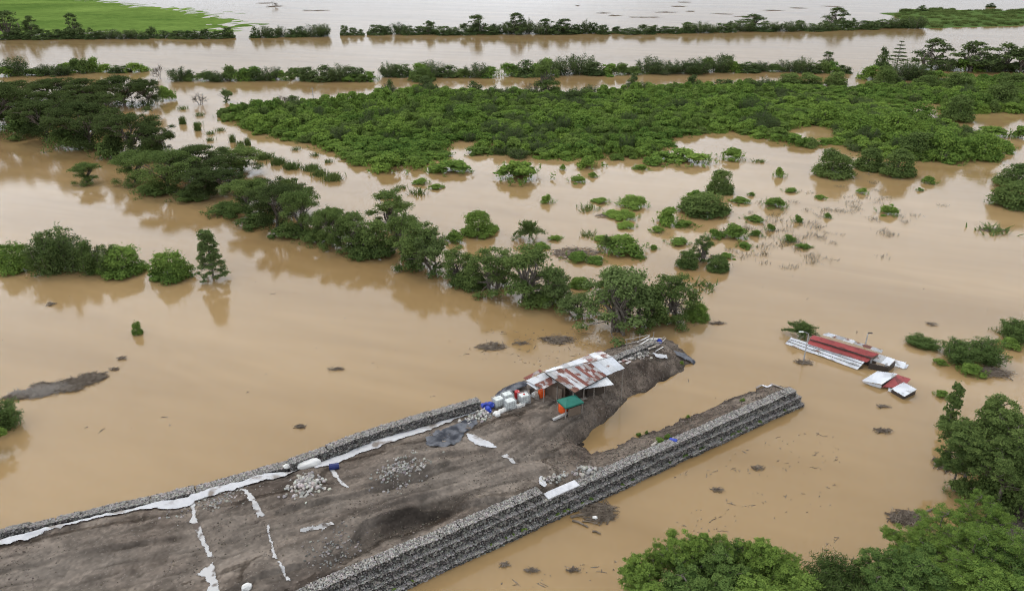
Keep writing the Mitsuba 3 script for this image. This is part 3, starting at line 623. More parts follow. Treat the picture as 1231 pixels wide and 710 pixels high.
# far bank, row A: shrubs and trees on the drowned levee
GA = 'shrubs and trees along the far drowned levee'
STRETCH = ['left', 'left middle', 'middle', 'right middle', 'right']
def row(line, spec_pool, name_of, hrange, wrange, label_of, group, step=0.62, k=0.4, skip=()):
    (x0, y0), (x1, y1) = line; x = x0
    while x < x1:
        w = VG.uniform(*wrange); y = y0 + (y1 - y0) * (x - x0) / (x1 - x0) + VG.uniform(-.8, .8); sp = spec_pool[VG.integers(len(spec_pool))]
        h = VG.uniform(*hrange) * (1.25 if 'open' in sp or 'plume' in sp else 1.0)
        plant(name_of[sp], sp, x + w / 2, y, w, h, label_of[sp] + ', ' + STRETCH[int(np.clip((x + w / 2) / 246.3, 0, 4))] + ' stretch', CATS[sp], group, k=k); x += w * step
CATS = {'under': 'shrub', 'far_low': 'shrub', 'far': 'shrub', 'far_open': 'tree', 'far_plume': 'bamboo', 'bare': 'bare tree', 'dense': 'tree', 'vine': 'shrub'}
NA = {'under': 'shrub', 'far_low': 'shrub', 'far': 'shrub', 'far_open': 'tree', 'far_plume': 'bamboo_clump', 'bare': 'bare_tree', 'dense': 'tree'}
LA = {'far': 'low dark shrub on the far drowned levee', 'far_open': 'thin small tree on the far drowned levee',
      'bare': 'bare grey tree on the far drowned levee', 'far_plume': 'bamboo clump on the far drowned levee'}
for line, hr in (((0, 48), (275, 46)), 9), (((300, 46), (344, 45)), 8), (((346, 45), (382, 44)), 9), (((440, 42), (583, 42)), 10), (((585, 42), (722, 41)), 10), (((732, 41), (815, 40)), 8), (((815, 40), (1030, 36)), 9), (((1034, 34), (1100, 35)), 8):
    row(line, ['far', 'far', 'far', 'far_plume'], NA, (hr, hr + 5), (14, 30), LA, GA)
plant('tree', 'far_open', 14, 48, 34, 29, 'tallest dark tree in the upper left corner of the far levee', 'tree')
plant('tree', 'far_open', 40, 46, 16, 22, 'slim dark tree just right of the tallest tree at the upper left', 'tree', var=0)
plant('tree', 'far_open', 91, 46, 18, 25, 'single dark tree standing in front of the bright meadow', 'tree')
for cx, w, h in ((575, 22, 20), (620, 24, 22), (515, 12, 14), (657, 20, 16), (678, 26, 16)):
    plant('tree', 'far_open', cx, 42, w, h, 'small dark tree standing above the middle of the far levee shrub line', 'tree', 'trees above the middle of the far levee')
for cx, w, h in ((414, 12, 14), (425, 14, 10), (434, 10, 8)):
    plant('shrub', 'far', cx, 43, w, h, 'tiny shrub standing alone in the gap of the far levee', 'shrub', 'shrubs in the gap of the far levee')
plant('bare_tree', 'bare', 722, 41, 10, 14, 'leaning bare tree at the end of the middle levee shrubs', 'bare tree')
plant('bare_tree', 'bare', 652, 40, 12, 17, 'bare twiggy tree among the middle levee shrubs', 'bare tree')
plant('tree', 'far_open', 1003, 33, 28, 20, 'round dark tree over the right part of the far levee', 'tree')
plant('tree', 'far_open', 905, 33, 30, 13, 'low broad tree on the right part of the far levee', 'tree')
plant('tree', 'far', 1107, 15, 18, 8, 'lone dark tree on the marsh island', 'tree')
plant('shrub', 'far', 1191, 9, 12, 5, 'small dark shrub alone in the water above the marsh island', 'shrub')
# reeds on the marsh island
pm = Polygon(ip).buffer(-3); b = pm.bounds; n = 0
while n < 420:
    x, y = VG.uniform(b[0], min(b[2], 640)), VG.uniform(b[1], b[3])
    if contains_xy(pm, x, y):
        s = VG.uniform(1.5, 2.6); n += 1; inst(f'marsh_grass__{n:03d}', SPEC['reed'][0][n % 3], mat([x, y, .2], VG.uniform(0, 6.28), s, s, VG.uniform(.8, 1.5)))
tag('marsh_grass', 'tall marsh grass covering the long island at the upper right', 'marsh grass', kind='stuff')

# row B: bamboo and shrubs on the near river bank
GB = 'bamboo and shrubs along the near bank of the river'
LB = {'under': 'low green shrub in the bamboo line along the river', 'far_low': 'low green shrub in the bamboo line along the river', 'far': 'dark shrub in the bamboo line along the river', 'far_plume': 'feathery bamboo clump in the line along the river',
      'far_open': 'small open tree in the bamboo line on the near bank of the river', 'bare': 'bare tree in the bamboo line on the near bank of the river'}
for line, hh, wr in (((-12, 92), (60, 91), ), 17, (22, 40)), (((62, 88), (160, 88)), 16, (22, 38)), (((198, 98), (300, 98)), 16, (24, 40)), (((290, 97), (415, 98)), 17, (26, 42)), (((410, 99), (440, 98)), 16, (18, 28)), (((455, 93), (640, 93)), 17, (26, 44)), \
        (((640, 91), (820, 89)), 18, (28, 46)), (((820, 88), (945, 86)), 16, (26, 40)), (((952, 88), (1002, 88)), 13, (18, 28)), (((1030, 98), (1120, 96)), 18, (26, 42)), (((1120, 86), (1231, 86)), 17, (26, 44)):
    row(line, ['far', 'far_plume', 'under', 'far_low', 'far_plume', 'far_low'], NA, (hh - 7, hh + 4), wr, LB, GB, step=.5, k=.5)
plant('shrub', 'dense', 508, 99, 34, 20, 'round light green shrub in front of the bamboo line', 'shrub')
plant('bare_tree', 'bare', 193, 96, 18, 24, 'greyish bare tree in the gap of the bamboo line at the left', 'bare tree')
plant('tree', 'far', 872, 84, 20, 18, 'dark round tree in the right part of the bamboo line', 'tree')
plant('tree', 'far_open', 993, 80, 14, 15, 'small dark tree at the right end of the low bank shrubs', 'tree')
plant('pagoda_tree', 'pagoda', 1077, 84, 22, 34, 'dark pagoda tree with flat tiers of branches', 'tree')
plant('tree', 'far', 1060, 84, 22, 26, 'dark tree left of the pagoda tree', 'tree')
for cx, yb, w, h, nth in ((1117, 82, 40, 30, 'leftmost'), (1165, 86, 40, 30, 'second'), (1205, 86, 36, 28, 'third'), (1228, 88, 34, 28, 'rightmost')):
    plant('tree', 'far_open', cx, yb, w, h, 'tall olive tree beyond the scrub at the right edge, ' + nth + ' of its row', 'tree', 'tall trees at the right edge beyond the scrub', k=.2)
# utility poles far off
for px, yb, h in ((377, 122, 16), (159, 122, 20)):
    p = gp(px, yb, 0); s = px_per_m(p); hm = h / s * 1.05
    k = thing('utility_pole', 'thin grey pole %s' % ('at the edge of the scrub' if px > 200 else 'among the dark trees at the left'), 'pole')
    part(k, 'shaft', tube([p - [0, 0, 1], p + [0, 0, hm * .5], p + [0, 0, hm]], [.16, .14, .1], 6), 'galvanised'); part(k, 'crossarm', box(p + [0, 0, hm - .5], (1.6, .12, .12)), 'weathered_wood')

# the wide scrub thicket: one mass of creeper covered bushes
tp = gps([(262, 138), (300, 158), (345, 168), (400, 182), (425, 195), (470, 202), (500, 196), (560, 186), (600, 190), (690, 192), (735, 194), (770, 192), (800, 180), (812, 163), (880, 160), (915, 166), (950, 176), (985, 178), (1000, 168),
          (1025, 182), (1060, 190), (1100, 196), (1160, 196), (1208, 184), (1196, 168), (1150, 158), (1122, 148), (1128, 138), (1250, 136), (1250, 100), (1150, 98), (1090, 105), (1020, 108), (960, 106), (900, 106), (850, 108), (800, 110), (700, 114),
          (600, 116), (520, 114), (470, 118), (420, 126), (350, 132), (290, 134)])[:, :2]
tP = Polygon(tp).buffer(0); holes = Polygon(gps([(540, 172), (572, 170), (580, 182), (556, 186)])[:, :2]).union(Polygon(gps([(1082, 130), (1122, 122), (1136, 146), (1100, 142)])[:, :2])).union(Polygon(gps([(935, 158), (985, 150), (1010, 168), (960, 172)])[:, :2]))
tP = tP.difference(holes)
b = tP.bounds; n = 0; TV = np.random.default_rng(77)
for yy in np.arange(b[1], b[3], 3.5):
    for xx in np.arange(b[0], b[2], 3.9):
        x, y = xx + TV.uniform(-1.6, 1.6), yy + TV.uniform(-1.5, 1.5)
        if not contains_xy(tP, x, y): continue
        big = meshkit.fbm(np.array([x * .03, y * .03, 0.]), 3, 4); edge = min(1.0, .55 + tP.boundary.distance(Point(x, y)) / 14)
        s = TV.uniform(.65, 1.15); hz = (0.35 + 1.25 * big) * TV.uniform(.7, 1.3) * edge; n += 1
        kind = TV.uniform() + .5 * (meshkit.fbm(np.array([x * .05 + 9, y * .05, 1.]), 2, 6) - .5)
        g = SPEC['vine'][0][TV.integers(5)] if kind < .58 else SPEC['vine_pale'][0][TV.integers(3)] if kind < .84 else SPEC['under'][0][TV.integers(3)] if kind < .95 else SPEC['far_plume'][0][TV.integers(3)]
        if 'under' in g: s, hz = s * 1.3, hz * 1.5
        inst(f'scrub_thicket__{n:03d}', g, mat([x, y, -.2], TV.uniform(0, 6.28), s, s, hz if 'plume' not in g else hz * .7))
tag('scrub_thicket', 'wide thicket of bright green creeper covered scrub standing in the flood', 'scrub', kind='stuff')
# trees standing out of the thicket
GT = 'trees standing out of the scrub thicket'
for cx, yb, w, h, sp in ((655, 116, 36, 36, 'open'), (570, 112, 24, 14, 'far'), (470, 120, 18, 24, 'far'), (512, 110, 24, 20, 'far'), (760, 104, 16, 14, 'far'), (833, 106, 22, 16, 'far'), (870, 108, 30, 14, 'far'), (900, 108, 26, 14, 'dense'),
                         (948, 104, 34, 18, 'dense'), (972, 105, 36, 18, 'dense'), (1004, 104, 30, 20, 'dense'), (1062, 104, 30, 26, 'dense'), (1080, 104, 18, 12, 'far'), (1112, 108, 36, 20, 'dense'), (1150, 112, 44, 26, 'dense'),
                         (1200, 130, 46, 34, 'dense'), (1215, 112, 44, 26, 'dense'), (1150, 146, 40, 34, 'dense'), (1180, 124, 40, 26, 'vine_tree'), (1100, 150, 44, 30, 'vine_tree'), (1075, 168, 52, 36, 'vine_tree'), (1130, 192, 54, 40, 'vine_tree'), (1180, 192, 44, 34, 'vine_tree'),
                         (1100, 190, 50, 36, 'dense'), (1030, 165, 50, 34, 'vine_tree'), (990, 150, 46, 30, 'vine_tree'), (700, 160, 44, 26, 'vine_tree'), (480, 170, 44, 28, 'vine_tree'), (560, 150, 50, 26, 'vine_tree'), (860, 140, 46, 26, 'vine_tree'), (760, 130, 40, 24, 'vine_tree')):
    side = 'right end' if cx > 1050 else 'right half' if cx > 840 else 'middle' if cx > 600 else 'left half'
    deep = 'at the back edge' if yb < 117 else 'at the front edge' if yb > 180 else 'amidst'
    plant('tree', sp, cx, yb, w, h, ('tall open tree with visible branches behind the scrub thicket, left of the middle' if sp == 'open' else {'far': 'dark round tree ', 'dense': 'dense green tree ', 'vine_tree': 'tree draped with creepers '}[sp] + f'{deep} of the thicket, {side}'), 'tree', GT, k=.4)
plant('bare_tree', 'bare', 470, 120, 34, 28, 'wide bare grey tree at the back edge of the scrub, left of centre', 'bare tree')
plant('bare_tree', 'bare', 640, 116, 26, 22, 'bare tree leaning beside the open tree behind the scrub', 'bare tree')
plant('bare_tree', 'bare', 340, 128, 22, 18, 'dark bare tree at the left back edge of the scrub', 'bare tree')
plant('bare_tree', 'bare', 1135, 196, 24, 18, 'pale bare branches at the front right foot of the scrub', 'bare tree')
plant('tree', 'far', 352, 128, 20, 14, 'dark round tree beside the bare tree at the left end of the scrub', 'tree')
plant('vine_mound', 'bare', 241, 128, 28, 20, 'drooping grey green mound of dead creepers left of the scrub', 'dead creepers')
plant('tree', 'bare_leafy', 272, 124, 22, 20, 'thin half bare tree at the left tip of the scrub', 'tree')

# rain trees at the left
GRN = ['cut by the left edge', 'first in the back row', 'second in the back row', 'third in the back row', 'fourth in the back row', 'leftmost in the middle row', 'first in the front row', 'second in the front row', 'third in the front row', 'second in the middle row', 'third in the middle row', 'rightmost of the front row', 'rightmost of the back row']
GR = 'dark rain trees of the grove at the left edge'
for cx, yb, w, h in ((-6, 165, 90, 72), (30, 128, 66, 32), (70, 126, 60, 32), (112, 128, 66, 34), (150, 132, 74, 40), (10, 150, 76, 46), (60, 176, 84, 56), (110, 186, 90, 62), (160, 196, 84, 60), (55, 150, 70, 40), (120, 156, 80, 44), (190, 196, 60, 44), (178, 130, 40, 34)):
    nth = GRN.pop(0); plant('rain_tree', 'rain', cx, yb, w, h, 'spreading dark rain tree of the left grove, ' + nth, 'tree', GR, k=.75)
plant('tree', 'rain_green', 106, 224, 44, 28, 'small flat topped green tree alone in front of the left grove', 'tree')
plant('shrub', 'mound', 200, 122, 26, 20, 'rounded green creeper mound at the right of the left grove', 'shrub')
GRM = ['leftmost', 'second from the left in front', 'upper one in the middle', 'upper one beside the reeds', 'front one in the middle', 'left one of the lower part', 'middle one of the lower part', 'lowest and rightmost', 'one behind the lower part']
for cx, yb, w, h, lab in ((30, 168, 70, 34, 'at the left'), (85, 182, 70, 36, 'in the middle'), (140, 192, 60, 34, 'right of the middle'), (185, 196, 50, 30, 'at the right'), (60, 150, 70, 30, 'between its rows, left'), (130, 160, 70, 34, 'between its rows, right'), (100, 128, 90, 24, 'under the back row')):
    plant('bush', 'under', cx, yb, w, h, 'dark undergrowth in the left grove, ' + lab, 'shrub')
GR2 = 'rain trees of the belt running from the left grove towards the centre'
for cx, yb, w, h, sp in ((165, 226, 66, 44, 'rain_green'), (205, 238, 84, 56, 'rain_green'), (250, 226, 90, 52, 'rain'), (290, 214, 80, 36, 'rain_green'), (245, 246, 70, 44, 'rain'), (300, 268, 72, 52, 'rain_green'), (335, 284, 74, 62, 'rain'),
                         (365, 290, 62, 60, 'rain_green'), (320, 252, 60, 36, 'rain')):
    plant('rain_tree', sp, cx, yb, w, h, 'spreading rain tree of the belt below the left grove, ' + GRM.pop(0), 'tree', GR2, k=.75)
REEDS = iter(['highest big clump', 'second big clump', 'third big clump', 'fourth big clump', 'lowest big clump', 'one beside the lowest big clump', 'farthest left small clump', 'one nearest to the belt', 'upper small clump', 'small clump above the farthest left', 'small clump in the channel', 'topmost small clump in the channel'])
for cx, yb, w in ((318, 194, 40), (335, 200, 34), (352, 206, 40), (375, 208, 36), (400, 220, 44), (385, 214, 30), (290, 180, 18), (345, 226, 40), (298, 176, 14), (280, 172, 14), (238, 158, 16), (220, 150, 14)):
    plant('reed_clump', 'reed', cx, yb, w, 12, 'pale green reed clump right of the left grove, ' + next(REEDS), 'reeds', 'reed clumps right of the left grove')
for cx, yb in ((243, 178), (252, 170), (356, 181), (379, 188), (395, 196), (253, 162), (238, 151), (240, 140), (265, 158), (220, 132)):
    plant('grass_tuft', 'tuft', cx, yb, 9, 6, 'small dark tuft of drowned grass in the channel left of the scrub', 'grass tuft', 'grass tufts in the left channel')
plant('bare_tree', 'bare_leafy', 397, 297, 62, 56, 'half bare tree with pale branches at the lower end of the belt', 'tree', k=.4)
plant('bare_tree', 'bare', 408, 292, 44, 46, 'bare pale tree behind the half bare tree of the belt', 'bare tree', k=.4)
for cx, yb, w, h, sp, lab in ((402, 303, 56, 50, 'rain_green', 'rain tree at the lower end of the belt, beside the half bare tree'), (428, 309, 50, 46, 'open', 'open tree closing the gap between the belt and the middle clump'), (352, 262, 60, 40, 'rain', 'dark rain tree behind the lower part of the belt'),
                          (508, 332, 60, 58, 'open', 'dark open tree just left of the greyish half bare tree'), (548, 344, 44, 42, 'open', 'open tree at the right foot of the greyish half bare tree'), (592, 358, 58, 54, 'open', 'open tree at the left of the big open crowned tree'),
                          (664, 374, 46, 44, 'open_olive', 'light olive tree at the right of the big open crowned tree'), (268, 240, 60, 36, 'rain', 'dark rain tree in the middle of the belt, behind the front one'), (222, 216, 56, 30, 'rain', 'dark rain tree between the left grove and the belt')):
    plant('tree', sp, cx, yb, w, h, lab, 'tree', k=.6)
plant('tree', 'open', 471, 280, 52, 46, 'airy tree with a small round crown, tallest of the middle clump', 'tree')
plant('tree', 'dense', 452, 312, 56, 52, 'dark dense tree at the left of the middle clump', 'tree')
plant('tree', 'open', 485, 318, 50, 58, 'dark open tree in the centre of the middle clump', 'tree')
plant('bare_tree', 'bare_leafy', 523, 336, 74, 70, 'wide greyish half bare tree right of the middle clump', 'tree', k=.5)
plant('shrub', 'mound', 545, 294, 30, 18, 'green shrub behind the greyish half bare tree', 'shrub')
plant('tree', 'dense', 566, 350, 42, 36, 'low dark tree between the grey tree and the big open tree', 'tree')
plant('tree', 'open', 634, 371, 84, 62, 'big open crowned tree with visible branches in the centre', 'tree', k=.5)
plant('shrub', 'mound', 655, 372, 50, 24, 'dark green undergrowth at the foot of the big open tree', 'shrub')
plant('tree', 'open_olive', 694, 389, 48, 30, 'low light olive tree left of the tree behind the shack', 'tree')
plant('tree', 'open_olive', 744, 411, 98, 74, 'yellowish olive tree with many stems behind the shack', 'tree', k=.5)
plant('tree', 'open', 805, 392, 62, 56, 'dense dark green tree right of the olive tree', 'tree', k=.5)
plant('tree', 'open', 775, 400, 60, 50, 'dark open tree between the olive tree and the dense tree', 'tree')
plant('shrub', 'round', 838, 388, 32, 28, 'bright green round shrub at the right foot of the dense tree', 'shrub')
plant('tree', 'open', 736, 362, 56, 30, 'green tree crown just behind the olive tree', 'tree')
# left water-side row
plant('tree', 'round', 22, 328, 52, 44, 'rounded green tree at the left end of the row in the water', 'tree')
plant('tree', 'feather_green', 66, 332, 60, 56, 'dark feathery tree left in the row in the water', 'tree')
plant('tree', 'feather', 82, 332, 62, 64, 'tall feathery olive tree, highest of the row in the water', 'tree')
plant('tree', 'feather_green', 110, 332, 44, 46, 'feathery dark tree in the middle of the row in the water', 'tree')
plant('tree', 'round', 150, 334, 58, 42, 'round dense green tree second from the right in the row', 'tree')
plant('tree', 'feather_green', 135, 333, 34, 40, 'narrow feathery tree beside the round trees of the row', 'tree')
plant('tree', 'round', 209, 339, 54, 45, 'bright green dome shaped tree at the right of the row', 'tree')
plant('tree', 'cone', 257, 338, 42, 60, 'slender cone shaped tree standing alone right of the row', 'tree', k=.4)
plant('shrub', 'round', 166, 403, 14, 20, 'tiny dark green shrub alone in the brown water', 'shrub')
plant('bush', 'feather_pale', 8, 520, 60, 46, 'bright green bush at the left edge above the dike', 'shrub')
plant('bush', 'near', -6, 545, 40, 36, 'green bush cut by the left edge, lowest of the left bushes', 'shrub', k=.3)
# bushes in the middle water
for cx, yb, w, h, sp, lab in ((575, 287, 44, 38, 'round', 'bright green leafy bush in open water left of the dark palm like bush'), (591, 280, 20, 12, 'mound', 'small low bush at the right of the bright leafy bush'),
        (636, 294, 40, 34, 'frond', 'dark palm like bush with long drooping leaves'), (627, 223, 74, 32, 'vine', 'large creeper covered mound in front of the scrub'), (659, 246, 20, 13, 'mound', 'small round bush below the large creeper mound'),
        (543, 211, 60, 20, 'vine', 'flat long creeper mound left of the large mound'), (520, 208, 30, 14, 'mound', 'low creeper mound at the left of the flat long mound'), (470, 210, 62, 26, 'vine', 'creeper mound at the left front of the scrub'), (432, 200, 28, 14, 'mound', 'small creeper mound next to the left front mound'), (500, 203, 26, 16, 'mound', 'round creeper mound right of the left front mound'),
        (507, 223, 24, 9, 'mound', 'low flat bush below the left front creeper mounds'), (525, 229, 26, 8, 'mound', 'flat floating bush right of the low flat bush'), (468, 240, 24, 10, 'mound', 'small bush above the airy tree of the middle clump'), (503, 235, 18, 10, 'tuft', 'dark grass clump left of centre'), (482, 228, 14, 6, 'tuft', 'small grass clump left of the dark grass clump'),
        (711, 205, 40, 20, 'vine', 'creeper mound right of the large mound'), (695, 221, 26, 12, 'mound', 'low bush under the right creeper mound'), (713, 214, 14, 8, 'mound', 'tiny bush beside the right creeper mound'), (676, 205, 10, 8, 'mound', 'very small dark bush between two creeper mounds'), (772, 206, 26, 8, 'mound', 'flat low bush at the front of the scrub'), (790, 200, 40, 14, 'vine', 'low creeper mound at the front of the scrub, right of centre'), (800, 196, 50, 14, 'vine', 'long creeper edge where the scrub ends, right of centre'), (825, 200, 70, 16, 'vine', 'long low creeper mound before the right inlet'),
        (761, 252, 44, 18, 'mound', 'bright low bush upper left of the bush diagonal'), (752, 266, 36, 14, 'mound', 'flat bush under the bright low bush'), (753, 276, 28, 10, 'mound', 'flat small bush at the left foot of the diagonal'), (790, 281, 24, 10, 'mound', 'little flat bush in the middle of the diagonal'), (707, 254, 22, 8, 'tuft', 'sparse grass clump left of the diagonal'),
        (806, 274, 44, 26, 'vine', 'dense mound in the middle of the bush diagonal'), (845, 262, 66, 34, 'dense', 'big rounded bush in the bush diagonal'), (865, 234, 36, 34, 'dense', 'dark round tree at the top of the bush diagonal'), (835, 248, 30, 22, 'vine', 'green bush left of the dark round tree'), (880, 290, 40, 22, 'mound', 'bushy clump below the big rounded bush'), (858, 288, 24, 14, 'mound', 'low bush left of the bushy clump'),
        (910, 286, 20, 10, 'mound', 'small low bush right of the bushy clump'), (925, 278, 14, 10, 'mound', 'tiny bright bush right of the bushy clump'), (946, 292, 22, 10, 'mound', 'outermost small bush of the diagonal'), (930, 252, 34, 16, 'mound', 'spreading low bush right of the dark round tree'), (957, 268, 16, 10, 'mound', 'small bush among drowned reeds'), (995, 263, 12, 8, 'mound', 'tiny bush at the far side of the drowned reeds'),
        (937, 214, 18, 14, 'mound', 'small bush with pale leaves below the right inlet'), (880, 194, 36, 18, 'vine', 'rounded low bush in front of the right inlet'), (903, 236, 12, 6, 'mound', 'tiny dark bush by the dark round tree'), (912, 196, 14, 5, 'tuft', 'dark grass clump beside the rounded low bush'),
        (747, 309, 62, 28, 'mound', 'broad leafy bush left of the pair of tall shrubs'), (731, 304, 26, 24, 'frond', 'dark leafy shrub at the left of the broad leafy bush'), (693, 316, 40, 14, 'mound', 'low green creeper on the debris bank'), (668, 290, 22, 8, 'mound', 'flat light green plant beside the palm like bush'), (706, 285, 18, 8, 'tuft', 'yellowish grass clump above the debris bank'), (767, 313, 22, 6, 'mound', 'flat floating plant under the broad leafy bush'),
        (786, 301, 14, 7, 'mound', 'tiny bush right of the broad leafy bush'), (697, 348, 30, 16, 'round', 'small dark round shrub behind the olive trees'), (825, 324, 30, 26, 'dense', 'dark shrub at the left of the pair of tall shrubs'), (843, 318, 26, 30, 'open', 'tall thin shrub of the pair of tall shrubs'), (862, 328, 30, 22, 'dense', 'right shrub beside the tall thin shrub'), (845, 350, 30, 10, 'tuft', 'grass clump under the tall thin shrub'),
        (1000, 215, 54, 38, 'dense', 'dark round bush, left of the three bushes in the right water'), (1043, 206, 40, 32, 'dense', 'dark bush, middle of the three bushes in the right water'), (1077, 214, 46, 38, 'dense', 'dark bush, right of the three bushes in the right water'), (1115, 222, 22, 12, 'mound', 'small bright mound right of the three bushes'), (1105, 230, 10, 5, 'mound', 'tiny dark mound below the small bright mound'), (1036, 234, 16, 9, 'mound', 'tiny pale bush below the three bushes'),
        (1068, 260, 32, 16, 'mound', 'lone rounded low bush in the open right water'), (1195, 282, 34, 10, 'tuft', 'grey brown grass clump at the right'), (1222, 228, 60, 34, 'dense', 'large bush at the right edge, upper one'), (1218, 252, 60, 40, 'dense', 'large bush at the right edge, lower one'), (1190, 166, 44, 16, 'vine', 'low creeper mound in the right channel'), (1222, 168, 30, 18, 'vine', 'creeper mound at the right edge of the channel'),
        (1108, 420, 46, 16, 'feather_pale', 'low green bush at the left of the right debris bank'), (1148, 440, 56, 32, 'feather_pale', 'feathery bush in the middle of the right debris bank'), (1184, 440, 56, 34, 'feather_pale', 'feathery olive bush right on the debris bank'), (1165, 455, 40, 20, 'mound', 'low bush at the front of the right debris bank'), (1130, 440, 20, 10, 'mound', 'tiny bush below the feathery bush'), (1222, 415, 50, 34, 'feather_pale', 'olive bush at the right edge above the debris bank'), (1203, 402, 16, 8, 'tuft', 'small grass clump left of the olive bush at the right edge'), (1212, 420, 30, 16, 'mound', 'low green bush at the right edge beside the grass clump'),
        (1131, 480, 24, 12, 'mound', 'dark flat mound of leaves in the water near the big right tree')):
    plant('bush' if sp not in ('tuft',) else 'grass_tuft', sp, cx, yb, w, h, lab, 'grass tuft' if sp == 'tuft' else 'shrub')
LOW = iter(['upper left', 'left', 'lower left', 'beside the dark round tree', 'between the big bushes', 'at the lower end', 'lowest', 'outermost at the right', 'beside the drowned reeds', 'near the right inlet', 'left of the lone bushes', 'below the palm like bush', 'near the debris bank', 'above the pair of tall shrubs'])
for cx, yb, w, h in ((722, 246, 26, 7), (738, 262, 30, 8), (722, 292, 28, 8), (888, 246, 30, 9), (826, 276, 34, 10), (896, 300, 26, 8), (872, 312, 26, 7), (966, 300, 24, 7), (905, 268, 30, 9), (950, 232, 22, 7), (985, 240, 20, 6), (650, 300, 26, 7), (715, 318, 30, 7), (815, 296, 34, 9)):
    plant('bush', 'mound', cx, yb, w, h, 'low half drowned creeper patch in the centre right water, ' + next(LOW), 'shrub')
for k in range(70):
    cx, yb = VG.normal(950, 55), VG.normal(285, 22)
    if yb < 245 or yb > 325: continue
    p = gp(cx, yb); s = VG.uniform(.7, 1.5); inst(f'reed_stubble__{k + 1:03d}', SPEC['stubble'][0][k % 3], mat(p, VG.uniform(0, 6.28), s, s, VG.uniform(.6, 1.5)))
for k in range(30):
    p = gp(VG.normal(1010, 60), VG.normal(245, 12)); inst(f'reed_stubble__{k + 101:03d}', SPEC['stubble'][0][k % 3], mat(p, VG.uniform(0, 6.28), 1.2, 1.2, VG.uniform(.6, 1.2)))
tag('reed_stubble', 'scattered tips of drowned dry reeds in the right middle water', 'reeds', kind='stuff')
# shrubs on the bank at the right and at the bottom: trees whose crowns fill the lower right corner
BP = gps([(700, 780), (760, 735), (900, 730), (1000, 725), (1060, 690), (1090, 650), (1150, 640), (1190, 620), (1220, 590), (1300, 560), (1400, 700), (1300, 900), (700, 900)])[:, :2]
structure('river_bank', relief(BP, (.6, .6), lambda x, y, d: np.clip(d * .2, -1, .7) + (meshkit.fbm(np.stack([x, y, x * 0], -1) * .5, 3, 8) - .5) * .4, pad=3), 'earth_mat', 'muddy bank under the trees in the lower right corner', smooth=True)
def near_tree(spec, px, py, Hm, W, label, cat='tree', name='tree', var=None, rz=None):
    """A tree whose crown's top shows at (px, py)."""
    p = gp(px, py, Hm); plant_at(name, spec, p[0], p[1], 0.0, W, Hm, label, cat, var=var, rz=rz)
near_tree('near', 822, 632, 9.0, 4.6, 'leafy bright tree with the highest tip at the lower middle', var=0)
near_tree('near', 772, 668, 8.0, 4.6, 'leafy tree at the left end of the lower middle trees', var=1)
near_tree('near_dark', 872, 655, 8.5, 6.5, 'darker leafy tree in the centre of the lower middle trees')
near_tree('near', 926, 648, 8.5, 4.8, 'leafy tree right in the group of lower middle trees')
near_tree('near_fine', 872, 640, 8.6, 3.6, 'slim leafy tree top rising over the darker tree in the lower middle')
near_tree('near_fine', 796, 648, 8.2, 3.4, 'small light leafy tree between the left end and the highest tip')
near_tree('near', 898, 646, 8.4, 3.6, 'small bright leafy tree between the darker tree and the right one')
near_tree('near_fine', 952, 664, 7.6, 3.8, 'small light leafy tree near the right end of the lower middle trees')
near_tree('near', 846, 638, 8.8, 3.2, 'narrow bright tree just right of the highest tip')
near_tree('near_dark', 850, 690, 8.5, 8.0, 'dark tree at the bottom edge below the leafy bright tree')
near_tree('near', 960, 682, 7.5, 6.5, 'low leafy tree at the right end of the lower middle trees')
near_tree('near', 905, 700, 8.0, 7.0, 'bright leafy tree at the bottom edge below the darker tree')
near_tree('near', 785, 708, 8.0, 6.0, 'leafy tree in the bottom corner of the lower middle group')
near_tree('bamboo', 1012, 668, 7.0, 6.5, 'drooping light green bamboo between the two lower tree groups', 'bamboo', 'bamboo_clump', var=0)
near_tree('bamboo', 1040, 684, 7.0, 6.5, 'drooping bamboo at the bottom edge, right of the first one', 'bamboo', 'bamboo_clump', var=1)
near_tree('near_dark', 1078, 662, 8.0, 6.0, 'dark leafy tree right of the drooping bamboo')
near_tree('near', 1098, 632, 6.0, 5.0, 'low leafy tree beside the driftwood raft at the lower right')
near_tree('near_fine', 1190, 594, 9.0, 5.5, 'bright upright tree under the big dark tree at the right edge')
near_tree('near_fine', 1150, 618, 8.0, 7.5, 'fine leaved light green tree in the lower right mass')
near_tree('near_fine', 1205, 636, 9.0, 8.0, 'fine leaved light tree at the right edge of the lower right mass')
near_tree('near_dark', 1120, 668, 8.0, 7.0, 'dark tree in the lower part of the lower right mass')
near_tree('near_fine', 1165, 672, 8.0, 7.0, 'fine leaved tree low in the middle of the lower right mass')
near_tree('near', 1212, 690, 8.5, 8.5, 'bright tree in the very bottom right corner')
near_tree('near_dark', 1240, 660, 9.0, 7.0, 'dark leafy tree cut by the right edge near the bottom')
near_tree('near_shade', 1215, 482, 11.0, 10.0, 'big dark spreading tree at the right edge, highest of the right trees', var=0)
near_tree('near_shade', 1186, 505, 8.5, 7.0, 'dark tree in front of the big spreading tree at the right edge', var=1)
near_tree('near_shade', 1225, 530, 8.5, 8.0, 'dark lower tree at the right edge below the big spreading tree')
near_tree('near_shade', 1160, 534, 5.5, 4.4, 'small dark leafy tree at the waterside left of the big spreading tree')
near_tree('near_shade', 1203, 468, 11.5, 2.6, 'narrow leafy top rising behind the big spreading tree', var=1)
near_tree('column', 1156, 456, 6.5, 1.9, 'narrow creeper covered post standing like a column at the right', 'creeper post', 'creeper_post')
